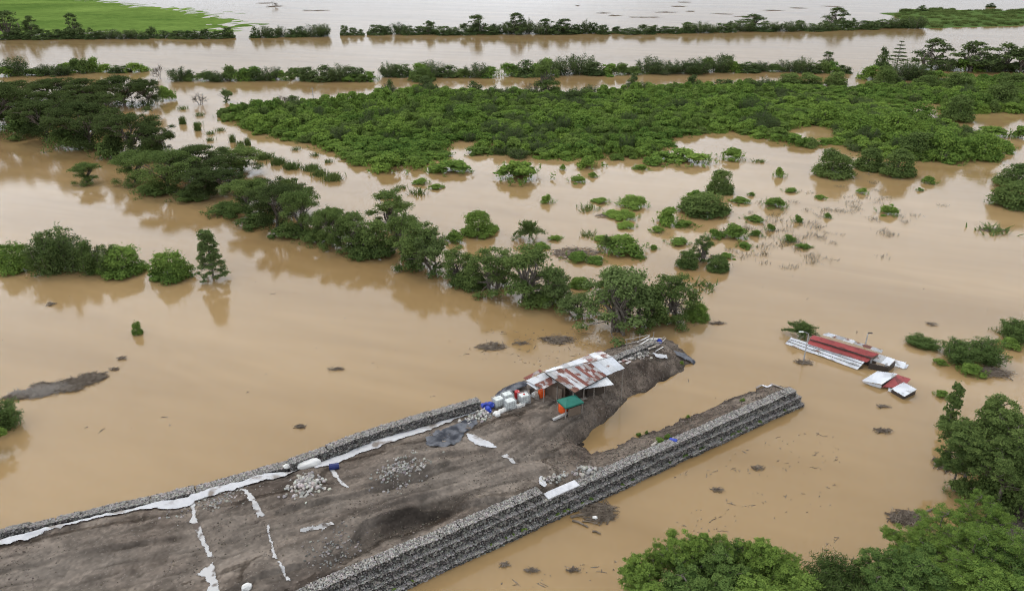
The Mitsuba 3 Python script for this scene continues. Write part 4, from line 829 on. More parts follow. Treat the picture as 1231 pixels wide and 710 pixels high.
for cx, yb, w, h, lab in ((1172, 572, 50, 34, 'dense dark undergrowth at the left foot of the big dark tree'), (1212, 590, 70, 50, 'dense undergrowth under the big dark tree at the right edge'), (1240, 560, 60, 60, 'dark undergrowth cut by the right edge below the big dark tree'),
                          (1150, 600, 40, 26, 'low bush between the driftwood and the bright upright tree'), (1192, 540, 60, 50, 'dark leafy bush hanging over the water under the big dark tree'), (1208, 628, 90, 60, 'broad bush filling the gap below the big dark tree'), (1180, 606, 50, 36, 'bush at the water edge above the bright upright tree')):
    plant('bush', 'under', cx, yb, w, h, lab, 'shrub')
for cx, yb, w, h, lab in ((185, 238, 60, 22, 'leftmost'), (228, 244, 56, 24, 'second from the left'), (272, 262, 56, 24, 'third from the left'), (312, 276, 60, 28, 'fourth from the left'), (350, 290, 56, 28, 'fifth from the left'), (382, 297, 46, 30, 'rightmost'), (430, 314, 36, 24, 'nearest the middle clump')):
    plant('bush', 'under', cx, yb, w, h * .8, 'low dark undergrowth at the foot of the rain tree belt, ' + lab, 'shrub')
# weeds on the dike
for px, py, w in ((795, 531, 14), (803, 526, 8), (893, 482, 8), (827, 502, 6), (768, 524, 7), (777, 521, 5), (819, 437, 8)):
    p = onearth(px, py); plant_at('shrub', 'mound', p[0], p[1], p[2], w / 9.0, .5, 'small green weed growing on the earth berm', 'weed', 'weeds on the dike')
for k in range(40):
    s = VG.uniform(-4, 52); p = wl(s, 0.22, .46)
    inst(f'wall_weeds__{k + 1:03d}', SPEC['mound'][0][k % 4], mat(p, VG.uniform(0, 6.28), VG.uniform(.05, .13), .05, VG.uniform(.05, .10)))
tag('wall_weeds', 'small weeds rooted on the lowest terrace of the near gabion wall', 'weeds', kind='stuff')

# ---------------------------------------------------------------- the submerged house
def sheet_mesh(p00, p10, p11, p01, ribs, amp=.03, th=.012, nv=3):
    """A corrugated metal sheet over the quad; ribs run from the first edge (p00 p10) to the second (p01 p11)."""
    nu = ribs * 4 + 1; u, v = np.meshgrid(np.linspace(0, 1, nu), np.linspace(0, 1, nv), indexing='ij')
    p00, p10, p11, p01 = (np.asarray(x, float) for x in (p00, p10, p11, p01)); u_, v_ = u[..., None], v[..., None]
    P = (p00 * (1 - u_) + p10 * u_) * (1 - v_) + (p01 * (1 - u_) + p11 * u_) * v_
    nn = unit(np.cross(p10 - p00, p01 - p00)); nn = nn if nn[2] > 0 else -nn
    P = P + nn * (amp * np.sin(u_ * ribs * 2 * np.pi))
    a, b_ = P.reshape(-1, 3), (P - nn * th).reshape(-1, 3)
    q = grid_faces(nu, nv)[:, [0, 1, 2, 3]]; n0 = len(a); fq = np.vstack([q, q[:, ::-1] + n0])
    e = [(i, i + 1) for i in range(nv - 1)] + [((nu - 1) * nv + i + 1, (nu - 1) * nv + i) for i in range(nv - 1)] + [((i + 1) * nv, i * nv) for i in range(nu - 1)] + [(i * nv + nv - 1, (i + 1) * nv + nv - 1) for i in range(nu - 1)]
    fq = np.vstack([fq, [(x, y, y + n0, x + n0) for x, y in e]])
    return np.vstack([a, b_]), np.vstack([fq[:, [0, 1, 2]], fq[:, [0, 2, 3]]])
SH = np.random.default_rng(17)
def roof(parent, c, mats, width=.95, name='sheet', lift=.0, nmax=99, jit=.03, amp=.03):
    """Lays corrugated sheets side by side over the quad c = ridge a, ridge b, eave b, eave a."""
    c = [np.asarray(x, float) for x in c]; L = np.linalg.norm(c[1] - c[0]); n = max(1, min(nmax, int(round(L / width))))
    nn = unit(np.cross(c[1] - c[0], c[3] - c[0])); nn = nn if nn[2] > 0 else -nn
    parent = numbered(parent + '__roof')
    for i in range(n):
        a, b = i / n, (i + 1) / n
        e = SH.uniform(-jit, jit * 2); off = nn * (lift + .018 * (i % 2) + SH.uniform(0, .012))
        r0, r1, e0, e1 = c[0] * (1 - a) + c[1] * a, c[0] * (1 - b) + c[1] * b, c[3] * (1 - a) + c[2] * a, c[3] * (1 - b) + c[2] * b
        d0, d1 = unit(e0 - r0), unit(e1 - r1); g = unit(c[1] - c[0]) * .03
        part(parent, name, sheet_mesh(r0 + off - g, r1 + off + g, e1 + off + d1 * e + g, e0 + off + d0 * e - g, max(3, int(np.linalg.norm(r1 - r0) / .16)), amp), mats[i % len(mats)] if len(mats) < n else mats[i], 30)
Z3 = lambda pts: gps(zoomed(920, 370, 5.915, pts))
fh = thing('flooded_house', 'long flooded house with only its red and white metal roofs above the water', 'house')
roof(fh, Z3([(340, 193, 1.9), (808, 325, 1.9), (758, 352, 1.55), (318, 218, 1.55)]), ['sheet_red'], 1.0)
roof(fh, Z3([(318, 224, 1.35), (757, 358, 1.35), (722, 386, 1.0), (302, 256, 1.0)]), ['sheet_red'], 1.0)
roof(fh, Z3([(185, 208, .98), (708, 380, .98), (655, 436, .12), (143, 252, .12)]), ['sheet_clean', 'sheet_white', 'sheet_clean'], 1.05)
roof(fh, Z3([(448, 175, .9), (640, 232, .9), (622, 254, .55), (405, 190, .55)]), ['sheet_clean', 'sheet_grey', 'sheet_white', 'sheet_white'], 1.1)
roof(fh, Z3([(640, 236, .75), (835, 298, .75), (826, 318, .5), (630, 256, .5)]), ['sheet_grey', 'sheet_streaked', 'sheet_grey'], 1.1)
roof(fh, Z3([(815, 330, 1.15), (925, 366, 1.15), (880, 412, .9), (765, 372, .9)]), ['sheet_grey', 'sheet_clean', 'sheet_grey'], 1.0)
roof(fh, Z3([(928, 370, .7), (1000, 385, .7), (985, 432, .2), (905, 405, .2)]), ['sheet_clean'], 1.0)
roof(fh, Z3([(965, 395, .3), (1020, 402, .3), (1000, 432, .06), (950, 415, .06)]), ['sheet_clean'], 1.0)
def wallq(parent, a, b, z0, z1, bsdf, name='wall', th=.12):
    a, b = np.asarray(a, float)[:2], np.asarray(b, float)[:2]; d = b - a; L = np.linalg.norm(d)
    return part(parent, name, box(((a + b)[0] / 2, (a + b)[1] / 2, (z0 + z1) / 2), (L, th, z1 - z0), math.atan2(d[1], d[0])), bsdf)
q = Z3([(330, 212, 1.3), (748, 350, 1.3), (800, 330, 1.3), (352, 200, 1.3)])
wallq(fh, q[1], q[2], -.5, 1.45, 'plywood'); wallq(fh, q[0], q[1], -.5, 1.28, 'dark_board'); wallq(fh, q[3], q[2], -.5, 1.4, 'dark_board')
q = Z3([(740, 392, .8), (875, 420, .8), (925, 375, .9)])
wallq(fh, q[0], q[1], -.5, .78, 'dark_board'); wallq(fh, q[1], q[2], -.5, .85, 'dark_board')
q = Z3([(650, 430, .1), (702, 388, .8)]); wallq(fh, q[0], q[1], -.5, .1, 'dark_board')
for px in ((855, 432, .2), (745, 395, .3)):
    p = Z3([px])[0]; part(fh, 'post', box((p[0], p[1], .3), (.3, .3, 1.4), .6), 'concrete')
for t0 in (.36, .7):
    a, b = Z3([(185, 208, .98)])[0] * (1 - t0) + Z3([(143, 252, .12)])[0] * t0, Z3([(708, 380, .98)])[0] * (1 - t0) + Z3([(655, 436, .12)])[0] * t0
    part(fh, 'seam', bar(a + [0, 0, .07], b + [0, 0, .07], .035), 'dark_board')  # dark bar that draws a lengthwise seam of the white roof
a, b = Z3([(318, 221, 1.5)])[0], Z3([(757, 356, 1.5)])[0]; part(fh, 'step_bar', bar(a + [0, 0, -.06], b + [0, 0, -.06], .06), 'dark_board')  # dark bar along the step between the two red roof strips
p = Z3([(378, 330, .5)])[0]; part(fh, 'vent_pipe', tube([p, p + [0, 0, .4], p + [0, 0, .75]], .05, 8), 'galvanised')
fo = thing('flooded_shed', 'flooded shed with two tilted white roofs and a red one between', 'shed')
roof(fo, Z3([(800, 447, 1.0), (940, 468, 1.0), (828, 543, .7), (688, 516, .35)]), ['sheet_clean'], 1.2)
roof(fo, Z3([(692, 522, .30), (826, 548, .5), (822, 571, .06), (750, 550, .06)]), ['sheet_white'], 1.2)
roof(fo, Z3([(942, 474, .75), (1035, 503, .75), (975, 570, .3), (830, 562, .3)]), ['sheet_red'], 1.1)
roof(fo, Z3([(985, 526, 1.0), (1076, 578, 1.0), (988, 630, .5), (898, 574, .5)]), ['sheet_clean'], 1.2)
roof(fo, Z3([(880, 568, .4), (905, 575, .4), (908, 598, .06), (872, 590, .06)]), ['sheet_white'], 1.2)
q = Z3([(900, 580, .4), (985, 628, .4), (1070, 582, .6)]); wallq(fo, q[0], q[1], -.5, .42, 'dark_board'); wallq(fo, q[1], q[2], -.5, .45, 'dark_board')
q = Z3([(832, 545, .3), (940, 474, .6)]); wallq(fo, q[0], q[1], -.5, .5, 'dark_board')
plant('tree', 'frond', 963, 409, 46, 24, 'dark drowned tree top at the left end of the flooded house', 'tree', k=.3)
def lamp(px, py, h, arm, label):
    p = gp(px, py, 0); k = thing('street_lamp', label, 'street lamp')
    part(k, 'pole', tube([p - [0, 0, 1.5], p + [0, 0, h * .5], p + [0, 0, h]], [.09, .075, .06], 8), 'galvanised')
    e = p + [arm, .1, h + .22]; ar = part(k, 'arm', tube([p + [0, 0, h - .03], p + [arm * .4, .04, h + .14], e], .035, 6), 'galvanised')
    part(ar, 'lamp_head', bevel_box(e + [np.sign(arm) * .25, 0, .0], (.62, .24, .14), .04), 'white_plastic' if arm < 0 else 'dark_board')
lamp(966, 433, 4.1, -.75, 'thin street lamp standing in the water in front of the flooded house')
lamp(1039.7, 416.5, 1.9, .12, 'short drowned street lamp behind the flooded house')

# ---------------------------------------------------------------- the shack on the dike
ZH = lambda pts: gps(zoomed(560, 380, 4.176, pts))
sh = thing('shack', 'long tin roofed shack with rusty and white sheets on the end of the dike', 'shack')
R0, R1 = ZH([(402, 284, 6.0)])[0], ZH([(628, 236, 6.0)])[0]
E0, E1 = ZH([(546, 381, 4.9)])[0], ZH([(706, 297, 4.9)])[0]
roof(sh, [R0, R1, E1, E0], ['sheet_grey', 'sheet_streaked', 'sheet_white', 'sheet_streaked', 'sheet_rust', 'sheet_streaked', 'sheet_grey', 'sheet_rust', 'sheet_streaked', 'sheet_rust', 'sheet_streaked', 'sheet_white'], .52)
R2, E2 = ZH([(732, 204, 6.0)])[0], ZH([(797, 262, 4.95)])[0]
roof(sh, [R1, R2, E2, E1], ['sheet_clean', 'sheet_white', 'sheet_clean'], 1.0, lift=.05)
roof(sh, list(ZH([(600, 338, 4.78), (704, 300, 4.78), (742, 341, 4.35), (592, 364, 4.5)])), ['sheet_clean', 'sheet_white'], 1.3, lift=-.06)
B0, B1, B2 = ZH([(392, 276, 5.75)])[0], ZH([(590, 206, 5.5)])[0], ZH([(640, 184, 5.45)])[0]
roof(sh, [R0, R1, B1, B0], ['sheet_white', 'sheet_clean', 'sheet_white', 'sheet_grey'], .9, lift=.03)
roof(sh, [R1, R2, B2 + (R2 - R1) * .35, B1], ['sheet_rust', 'sheet_white', 'sheet_streaked'], .9, lift=.06)
L0, L1 = ZH([(392, 280, 5.6)])[0], ZH([(466, 322, 5.3)])[0]
roof(sh, [L0, L1, ZH([(388, 362, 4.75)])[0], ZH([(302, 320, 4.9)])[0]], ['sheet_white', 'sheet_streaked', 'sheet_grey'], .9, lift=-.08)
roof(sh, list(ZH([(304, 334, 4.7), (352, 366, 4.6), (366, 362, 4.5), (322, 328, 4.6)])), ['sheet_clean'], 1.2)
roof(sh, list(ZH([(372, 266, 5.3), (384, 276, 5.3), (302, 318, 4.85), (290, 310, 4.85)])), ['sheet_rust'], 1.0)
def inset(p, q, t): return p * (1 - t) + q * t
gz = 2.65
bl, br_, fr, fl = ZH([(400, 300, gz + 2.5)])[0], ZH([(720, 222, gz + 2.5)])[0], ZH([(700, 300, gz + 2.0)])[0], ZH([(500, 345, gz + 2.2)])[0]
wallq(sh, bl, br_, gz - .3, 5.1, 'dark_board'); wallq(sh, bl, fl, gz - .3, 5.0, 'plywood'); wallq(sh, br_, fr, gz - .3, 4.85, 'dark_board')
wallq(sh, inset(fl, fr, .1), inset(fl, fr, .42), gz - .3, 4.0, 'dark_board'); wallq(sh, inset(fl, fr, .55), fr, gz - .3, 4.7, 'dark_board')
part(sh, 'wall_panel', box((*(inset(bl, fl, .72)[:2] + np.array([-.3, -.35])), gz + .95), (1.25, .08, 1.7), math.atan2(*(fl - bl)[[1, 0]])), 'plywood', label='pale plywood panel at the open gable end')
for p in (E0, inset(E0, E1, .33), inset(E0, E1, .66), E1, E2, inset(R0, E0, .45)):
    z0 = float(zat(p[0], p[1])); top = 4.72 if p is not E2 else 4.8
    part(sh, 'post', tube([(p[0] - .12, p[1] + .25, z0 - .2), (p[0] - .12, p[1] + .25, (z0 + top) / 2), (p[0] - .12, p[1] + .25, top)], .06, 6), 'weathered_wood')
for p in ZH([(312, 330, 4.7), (392, 368, 4.6)]):
    z0 = float(zat(p[0], p[1])); part(sh, 'post', tube([(p[0], p[1] + .15, z0 - .2), (p[0], p[1] + .15, 3.6), (p[0], p[1] + .15, 4.6)], .06, 6), 'weathered_wood')
part(sh, 'fascia_board', bar(E0 + [0, 0, -.1], E1 + [0, 0, -.1], .06), 'dark_board'); part(sh, 'fascia_board', bar(R0 + [0, 0, -.12], E0 + [0, 0, -.12], .06), 'dark_board')
part(sh, 'ridge_cap', bar(R0 + [0, 0, .06], R2 + [0, 0, .06], .07, 8), 'sheet_grey')
part(sh, 'bench', bevel_box((*(inset(fl, fr, .25)[:2] + np.array([.5, -.9])), gz + .42), (1.8, .4, .08), .02, math.atan2(*(fr - fl)[[1, 0]])), 'weathered_wood')

# things on the dike ------------------------------------------------
def tote(px, py, label, rz, lid='white_plastic'):
    p = onearth(px, py); k = thing('water_tote', label, 'tank'); m = lambda q: moved(q, p, rz)
    bt = part(k, 'bottle', m(bevel_box((0, 0, .68), (1.12, .92, .96), .09)), 'white_plastic', 40)
    bars = [box((x, y, .68), (.03, .03, 1.04)) for x in (-.6, -.3, 0, .3, .6) for y in (-.5, .5)] + [box((x, y, .68), (.03, .03, 1.04)) for x in (-.6, .6) for y in (-.25, 0, .25)]
    for z in (.18, .42, .68, .94, 1.19):
        bars += [box((0, y, z), (1.23, .03, .03)) for y in (-.5, .5)] + [box((x, 0, z), (.03, 1.03, .03)) for x in (-.6, .6)]
    part(k, 'cage', m(cat_mesh(bars)), 'galvanised'); part(bt, 'lid', m(lathe([(0, 1.22), (.12, 1.22), (.13, 1.15)], 14)), lid)
    part(k, 'pallet', m(cat_mesh([box((0, y, .13), (1.2, .14, .03)) for y in (-.42, -.14, .14, .42)] + [box((x, 0, .06), (.14, 1.0, .10)) for x in (-.53, 0, .53)])), 'weathered_wood')
tote(zoomed(560, 380, 4.176, [(163, 452)])[0][0], 380 + 452 / 4.176, 'white caged water tank nearest to the blue drums', .55)
tote(560 + 222 / 4.176, 380 + 462 / 4.176, 'white caged water tank in front of the other tanks', .5)
tote(560 + 208 / 4.176, 380 + 428 / 4.176, 'white caged water tank behind, between two others', .5)
tote(560 + 292 / 4.176, 380 + 434 / 4.176, 'upright caged water tank nearest to the shack', .45, 'red_plastic')
DRUM = [(0, 0), (.27, 0), (.285, .02), (.285, .28), (.30, .30), (.285, .32), (.285, .58), (.30, .60), (.285, .62), (.285, .86), (.27, .88), (0, .88)]
def drum(name, px, py, mat_, label, rz=0, tilt=0, s=1.0, lift=.0):
    p = onearth(px, py) + [0, 0, lift]; k = thing(name, label, 'drum')
    bt = part(k, 'barrel', moved(lathe(DRUM, 18), p, rz, tilt, 0, s), mat_, 35)
    part(bt, 'bung', moved((lathe([(0, .905), (.04, .905), (.045, .875)], 8)[0] + [.15, 0, 0], lathe([(0, .905), (.04, .905), (.045, .875)], 8)[1]), p, rz, tilt, 0, s), 'white_plastic')
for i, (x, y, rz, tl, lab) in enumerate(((84, 456, .4, 1.2, 'leftmost tilted blue plastic drum beside the white tanks'), (100, 452, .5, 1.1, 'middle tilted blue plastic drum beside the white tanks'), (118, 450, .45, 1.15, 'right blue plastic drum beside the white tanks'), (108, 470, .3, 1.3, 'front blue drum lying before the other blue drums'))):
    drum('plastic_drum', 560 + x / 4.176, 380 + y / 4.176, 'blue_plastic', lab, rz, tl, 1.05, .28)
drum('plastic_drum', 560 + 258 / 4.176, 380 + 412 / 4.176, 'red_plastic', 'red plastic drum between the tanks and the shack', 0, 0, 1.15)
drum('plastic_drum', 560 + 272 / 4.176, 380 + 404 / 4.176, 'red_plastic', 'second red drum lying against the upright red one', .8, 1.2, 1.0, .3)
drum('plastic_drum', 396, 564, 'navy_plastic', 'dark navy drum lying on the white cloth at the left wall', 1.8, 1.57, 1.1, .3)
drum('plastic_drum', 804.8, 531, 'blue_plastic', 'blue drum lying on the berm behind the near gabion wall', 1.0, 1.45, .95, .28)
# green canopy hut with the orange tank
c = onearth(560 + 522 / 4.176, 380 + 482 / 4.176); gh = thing('guard_hut', 'tiny hut with a green tarpaulin hip roof in front of the shack', 'hut')
rz = .5; M_ = lambda q: moved(q, c, rz)
def hip(L, W, z0, z1, rl, th=.03):
    v = np.array([[-L, -W, z0], [L, -W, z0], [L, W, z0], [-L, W, z0], [-rl, 0, z1], [rl, 0, z1]]); f = np.array([[0, 1, 5], [0, 5, 4], [1, 2, 5], [2, 3, 4], [2, 4, 5], [3, 0, 4]])
    return np.vstack([v, v - [0, 0, th]]), np.vstack([f, f[:, ::-1] + 6, [[0, 6, 7], [0, 7, 1], [1, 7, 8], [1, 8, 2], [2, 8, 9], [2, 9, 3], [3, 9, 6], [3, 6, 0]]])
part(gh, 'roof', M_(hip(1.2, .92, 1.55, 2.05, .5)), 'green_tarp'); part(gh, 'valance', M_(cat_mesh([box((0, -.93, 1.45), (2.4, .03, .18)), box((1.21, 0, 1.45), (.03, 1.84, .18)), box((-1.21, 0, 1.45), (.03, 1.84, .18))])), 'green_tarp')
part(gh, 'wall', M_(cat_mesh([box((.15, -.74, .55), (1.7, .06, 1.1)), box((1.0, 0, .55), (.06, 1.4, 1.1)), box((.15, .74, .6), (1.7, .06, 1.2))])), 'plywood')
for x in (-1.1, 1.1):
    for y in (-.8, .8): part(gh, 'post', M_(box((x, y, .75), (.08, .08, 1.5))), 'weathered_wood')
t = onearth(560 + 488 / 4.176, 380 + 478 / 4.176); ot = thing('water_tank', 'round orange plastic tank at the left of the green hut', 'tank')
prof = [(0, 0), (.5, 0)] + [(.52 + .03 * (i % 2), .06 + .12 * i) for i in range(9)] + [(.46, 1.1), (.22, 1.2), (0, 1.22)]
part(ot, 'body', moved(lathe(prof, 22), t, 0), 'orange_plastic', 30); part(ot, 'lid', moved(lathe([(0, 1.3), (.18, 1.3), (.2, 1.19)], 14), t), 'red_plastic')
def beam(name, a, b, size, bsdf, label, cat, dz=.0):
    A, B = onearth(*a) + [0, 0, dz], onearth(*b) + [0, 0, dz]; d = B - A; L = np.linalg.norm(d)
    return solo(name, bevel_box((A + B) / 2, (L, size[0], size[1]), .02, math.atan2(d[1], d[0]), 0, -math.asin(d[2] / L)), bsdf, label, cat)
ZP = lambda x, y: (560 + x / 4.176, 380 + y / 4.176)
beam('concrete_beam', ZP(438, 525), ZP(512, 490), (.28, .25), 'concrete', 'grey concrete beam lying before the green hut', 'beam', .18)
beam('wooden_plank', ZP(422, 516), ZP(440, 524), (.2, .1), 'dark_board', 'short dark plank at the end of the concrete beam', 'plank', .1)
# sacks
def sack(px, py, L, W, hgt, rz, label, bsdf='sack_white', group=None, z=None):
    p = onearth(px, py) if z is None else gp(px, py, z); m = trimesh.creation.icosphere(subdivisions=2); v = np.array(m.vertices)
    v = np.sign(v) * np.abs(v)**.75; v = v * np.array([L / 2, W / 2, hgt / 2]) + (meshkit.noise(v * 2.2 + p, 5)[:, None] - .5) * .18 * v / np.linalg.norm(v, axis=1, keepdims=True)
    return solo('sandbag', moved((v, np.array(m.faces)), p + [0, 0, hgt * .38], rz), bsdf, label, 'sack', group, smooth=True)
for x, y, L in ((155, 492, .95), (178, 482, .9), (196, 474, .8), (238, 462, .9), (262, 455, 1.0), (282, 448, .8), (160, 500, .6)):
    sack(*ZP(x, y), L, .5, .42, .45, 'white sandbag in the short row before the water tanks', group='sandbags before the water tanks')
sack(372, 560, 2.3, 1.0, .75, .45, 'large white bag lying on the cloth by the left wall', z=3.05); sack(297, 707, .8, .6, .5, .2, 'white sack at the bottom edge by the near wall')
sack(346, 561, .8, .5, .4, .4, 'small white sack left of the large white bag', z=3.1)
# cloth sheets laid on the earth
def drape(name, polys, label, bsdf='cloth_mat', lift=.05, cell=.09, wr=.05, grow=.08, world=()):
    ms = []
    for q in [np.array([onearth(*a)[:2] for a in px]) for px in polys] + list(world):
        P = Polygon(q).buffer(0)
        if P.is_empty: continue
        P = P.buffer(grow)
        x0, y0, x1, y1 = P.bounds; nx, ny = int((x1 - x0) / cell) + 3, int((y1 - y0) / cell) + 3
        X, Y = np.meshgrid(np.linspace(x0 - cell, x1 + cell, nx), np.linspace(y0 - cell, y1 + cell, ny)); n3 = np.stack([X, Y, X * 0], -1)
        ins = contains_xy(P.buffer(cell * .3), X.ravel() + (meshkit.noise(n3 * 2.5, 2).ravel() - .5) * .22, Y.ravel() + (meshkit.noise(n3 * 2.5, 3).ravel() - .5) * .22)
        Z = zat(X, Y); Z = np.maximum(Z, gaussian_filter(Z, 1)) + lift + wr * meshkit.fbm(n3 * 1.8, 3, 6)
        fq = grid_faces(ny, nx); fq = fq[ins[fq].all(1)]
        if not len(fq): continue
        used = np.unique(fq); re = np.zeros(nx * ny, int); re[used] = np.arange(len(used)); v = np.stack([X.ravel(), Y.ravel(), Z.ravel()], 1)[used]
        f = re[np.vstack([fq[:, [0, 1, 2]], fq[:, [0, 2, 3]]])]; ms.append((v, f))
    m = cat_mesh(ms); return solo(name, m, bsdf, label, 'ground cloth' if 'cloth' in name else 'tarpaulin', smooth=True)
Z4 = lambda pts: zoomed(0, 560, 4.245, pts); Z5 = lambda pts: zoomed(280, 540, 4.176, pts); Z8 = lambda pts: zoomed(330, 470, 3.97, pts)
def band(poly, inner, width, seed):
    """A strip beside a wall line, its edges uneven: world points from the wall's inner edge inwards."""
    P = resample(poly, .8); r = np.random.default_rng(seed); A, B = [], []
    for k, p in enumerate(P):
        t = unit(P[min(k + 1, len(P) - 1)] - P[max(k - 1, 0)]); nr = np.array([t[1], -t[0]]); w = width * (0.55 + 0.9 * meshkit.noise(np.array([k * .23, seed, 0.]), 4)); q = inner(p)
        A.append(p + nr * (q - .25)); B.append(p + nr * (q + w + r.uniform(-.08, .08)))
    return np.array(A + B[::-1])
low_in = lambda p: float(np.clip(.45 + (p[0] + 47) / 16 * .7, .45, 1.15))
LL = [np.array(p) for p in resample(left_low, 1.0)]; half = next(i for i, p in enumerate(LL) if p[0] > -31.5)
drape('filter_cloth', [], 'long white filter cloth along the left wall at the lower left', world=[band(LL[:half + 2], low_in, 1.6, 1)], lift=.10, wr=.12)
drape('filter_cloth', [], 'white filter cloth along the middle of the left wall', world=[band(LL[half:], low_in, 1.25, 2)], lift=.10, wr=.12)
drape('filter_cloth', [Z8([(185, 345), (280, 312), (380, 268), (560, 222), (720, 166), (900, 97), (985, 68), (1000, 92), (880, 127), (720, 190), (560, 240), (440, 282), (400, 297), (290, 346), (200, 364)])], 'wide white filter cloth below the raised part of the left wall', grow=.22, lift=.09)
drape('filter_cloth', [Z4([(966, 165), (990, 190), (1003, 235), (1000, 262), (1045, 380), (1070, 430), (1088, 470), (1072, 470), (1052, 430), (1025, 380), (985, 300), (965, 285), (985, 255), (975, 205)]), Z4([(1090, 488), (1100, 560), (1114, 600), (1118, 660), (1040, 660), (1075, 605), (1050, 567), (998, 555), (1040, 530), (1072, 512)])], 'torn strip of white cloth crossing the earth at the left', bsdf='dirty_cloth_mat', grow=.05, wr=.03)
drape('filter_cloth', [Z5([(30, 198), (75, 204), (130, 288), (155, 338), (125, 346), (100, 280), (62, 222)]), Z5([(176, 380), (192, 440), (208, 500), (226, 548), (204, 540), (196, 490), (184, 440), (168, 390)]), Z5([(236, 560), (258, 600), (290, 660), (270, 660), (244, 600), (228, 565)])], 'torn strip of white cloth crossing the earth, second from the left', bsdf='dirty_cloth_mat', grow=.05, wr=.03)
drape('filter_cloth', [Z5([(486, 98), (512, 104), (542, 158), (580, 190), (560, 187), (522, 152)])], 'short curved white cloth strip running from the navy drum', bsdf='dirty_cloth_mat', grow=.05, wr=.03)
drape('filter_cloth', [Z5([(342, 398), (500, 366), (506, 377), (345, 413)])], 'narrow white cloth strip alone in the middle of the earth', bsdf='dirty_cloth_mat', grow=.05, wr=.03)
drape('filter_cloth', [Z8([(920, 205), (960, 213), (1062, 270), (1005, 267), (955, 252), (925, 228)])], 'pointed white cloth patch near the grey sheet', wr=.03)
drape('filter_cloth', [Z8([(1084, 310), (1108, 303), (1158, 346), (1130, 342)])], 'small white cloth patch right of the pointed one', bsdf='dirty_cloth_mat', grow=.05, wr=.03)
drape('filter_cloth', [zoomed(560, 540, 4.176, [(366, 150), (380, 136), (392, 160), (408, 180), (390, 188), (372, 176)])], 'small crumpled white cloth beside the concrete slab', wr=.12)
drape('grey_tarpaulin', [Z8([(720, 215), (780, 190), (850, 175), (930, 125), (960, 128), (965, 160), (905, 200), (890, 235), (820, 265), (730, 260)])], 'dark grey sheet spread on the earth below the white cloth', 'grey_tarp_mat', wr=.45, lift=-.12)
drape('grey_tarpaulin', [[ZP(*a) for a in ((115, 420), (130, 395), (190, 375), (300, 345), (310, 360), (250, 390), (190, 400), (140, 425))]], 'dark grey tarpaulin heap behind the water tanks', 'grey_tarp_mat', lift=.35, wr=.35)
drape('grey_tarpaulin', [[ZP(*a) for a in ((1045, 185), (1100, 200), (1150, 230), (1145, 243), (1100, 228), (1060, 205))]], 'grey tarpaulin flat at the far tip of the dike', 'grey_tarp_mat', lift=.3, wr=.2)
drape('grey_tarpaulin', [[ZP(*a) for a in ((940, 195), (1005, 205), (1012, 222), (985, 218), (950, 208))]], 'crumpled pale sheet beside the rails at the far tip', 'cloth_mat', lift=.15, wr=.3)
# concrete slab on the near wall
a, b = wl(15.4, 1.22, 2.32), wl(19.2, 1.22, 2.32)
for i in range(3):
    p = a * (1 - (i + .5) / 3) + b * (i + .5) / 3
    if i == 0: ks = thing('concrete_slab', 'smooth pale concrete slab on top of the near gabion wall', 'slab')
    part(ks, 'slab', bevel_box(p, (1.26, .95, .12), .02, math.atan2(DDIR[1], DDIR[0])), 'white_concrete')

# rubble, gravel and stones
def heap(name, center_px, n, rx, ry, rad, label, cat='stone pile', tone=(.16, .46), on=onearth, zf=0.5, kind='stuff', rz=.55):
    r = np.random.default_rng(int(center_px[0] * 13 + n)); c = on(*center_px)
    u = r.normal(0, .5, (n, 2)) * [rx, ry]; cs, sn = math.cos(rz), math.sin(rz); u = u @ np.array([[cs, sn], [-sn, cs]])
    x, y = c[0] + u[:, 0], c[1] + u[:, 1]; z = zat(x, y) + r.uniform(0, zf, n) * np.exp(-((u / max(rx, ry))**2).sum(1) * 2)
    v, f, col = stones(r, np.stack([x, y, z], 1), r.uniform(*rad, n), .8, tone)
    key = numbered(name); scene[key] = mikit.ply((v, f), 'stone_vc', False, color=col); return tag(key, label, cat, kind=kind)
heap('rubble_pile', (367, 582), 240, 1.7, 1.4, (.10, .24), 'pile of pale broken stones below the large white bag', tone=(.26, .56))
heap('rubble_pile', (482, 564), 300, 2.6, 1.8, (.06, .17), 'spread of grey gravel in the middle of the earth', tone=(.20, .42))
heap('rubble_pile', (578, 500), 170, 1.8, .9, (.08, .22), 'grey rubble with white lumps left of the sandbags', tone=(.16, .60))
heap('rubble_pile', (708, 570), 150, 1.2, 1.0, (.10, .26), 'pile of loose gabion stones right of the concrete slab', tone=(.2, .45))
heap('rubble_pile', (665, 577), 80, 1.6, .5, (.07, .18), 'loose stones along the back of the concrete slab', tone=(.2, .5))
heap('rubble_pile', (258, 600), 200, 3.5, 1.6, (.05, .14), 'thin spread of pale gravel between the two torn cloth strips', tone=(.18, .40), zf=.05)
heap('rubble_pile', (400, 660), 160, 2.5, 2.0, (.05, .14), 'brown rubble on the earth left of the dark hollow', tone=(.10, .30), zf=.1)
heap('rubble_pile', (768, 428), 120, 2.2, .8, (.08, .22), 'stones and scraps beside the rails at the far tip', tone=(.12, .5))
heap('rubble_pile', (775, 548), 130, 5.0, .8, (.05, .15), 'gravel strewn on the berm behind the near wall', tone=(.12, .36), zf=.05)
g = np.random.default_rng(61); V = []
xs, ys = g.uniform(-60, 40, 60000), g.uniform(40, 90, 60000); zs = zat(xs, ys)
dens = meshkit.fbm(np.stack([xs * .3, ys * .3, xs * 0], -1), 3, 71); ok = (zs > .05) & (g.uniform(0, 1, 60000) < np.where(zs < 2.2, .95, .55 * np.clip((dens - .38) * 4, 0.06, 1)))
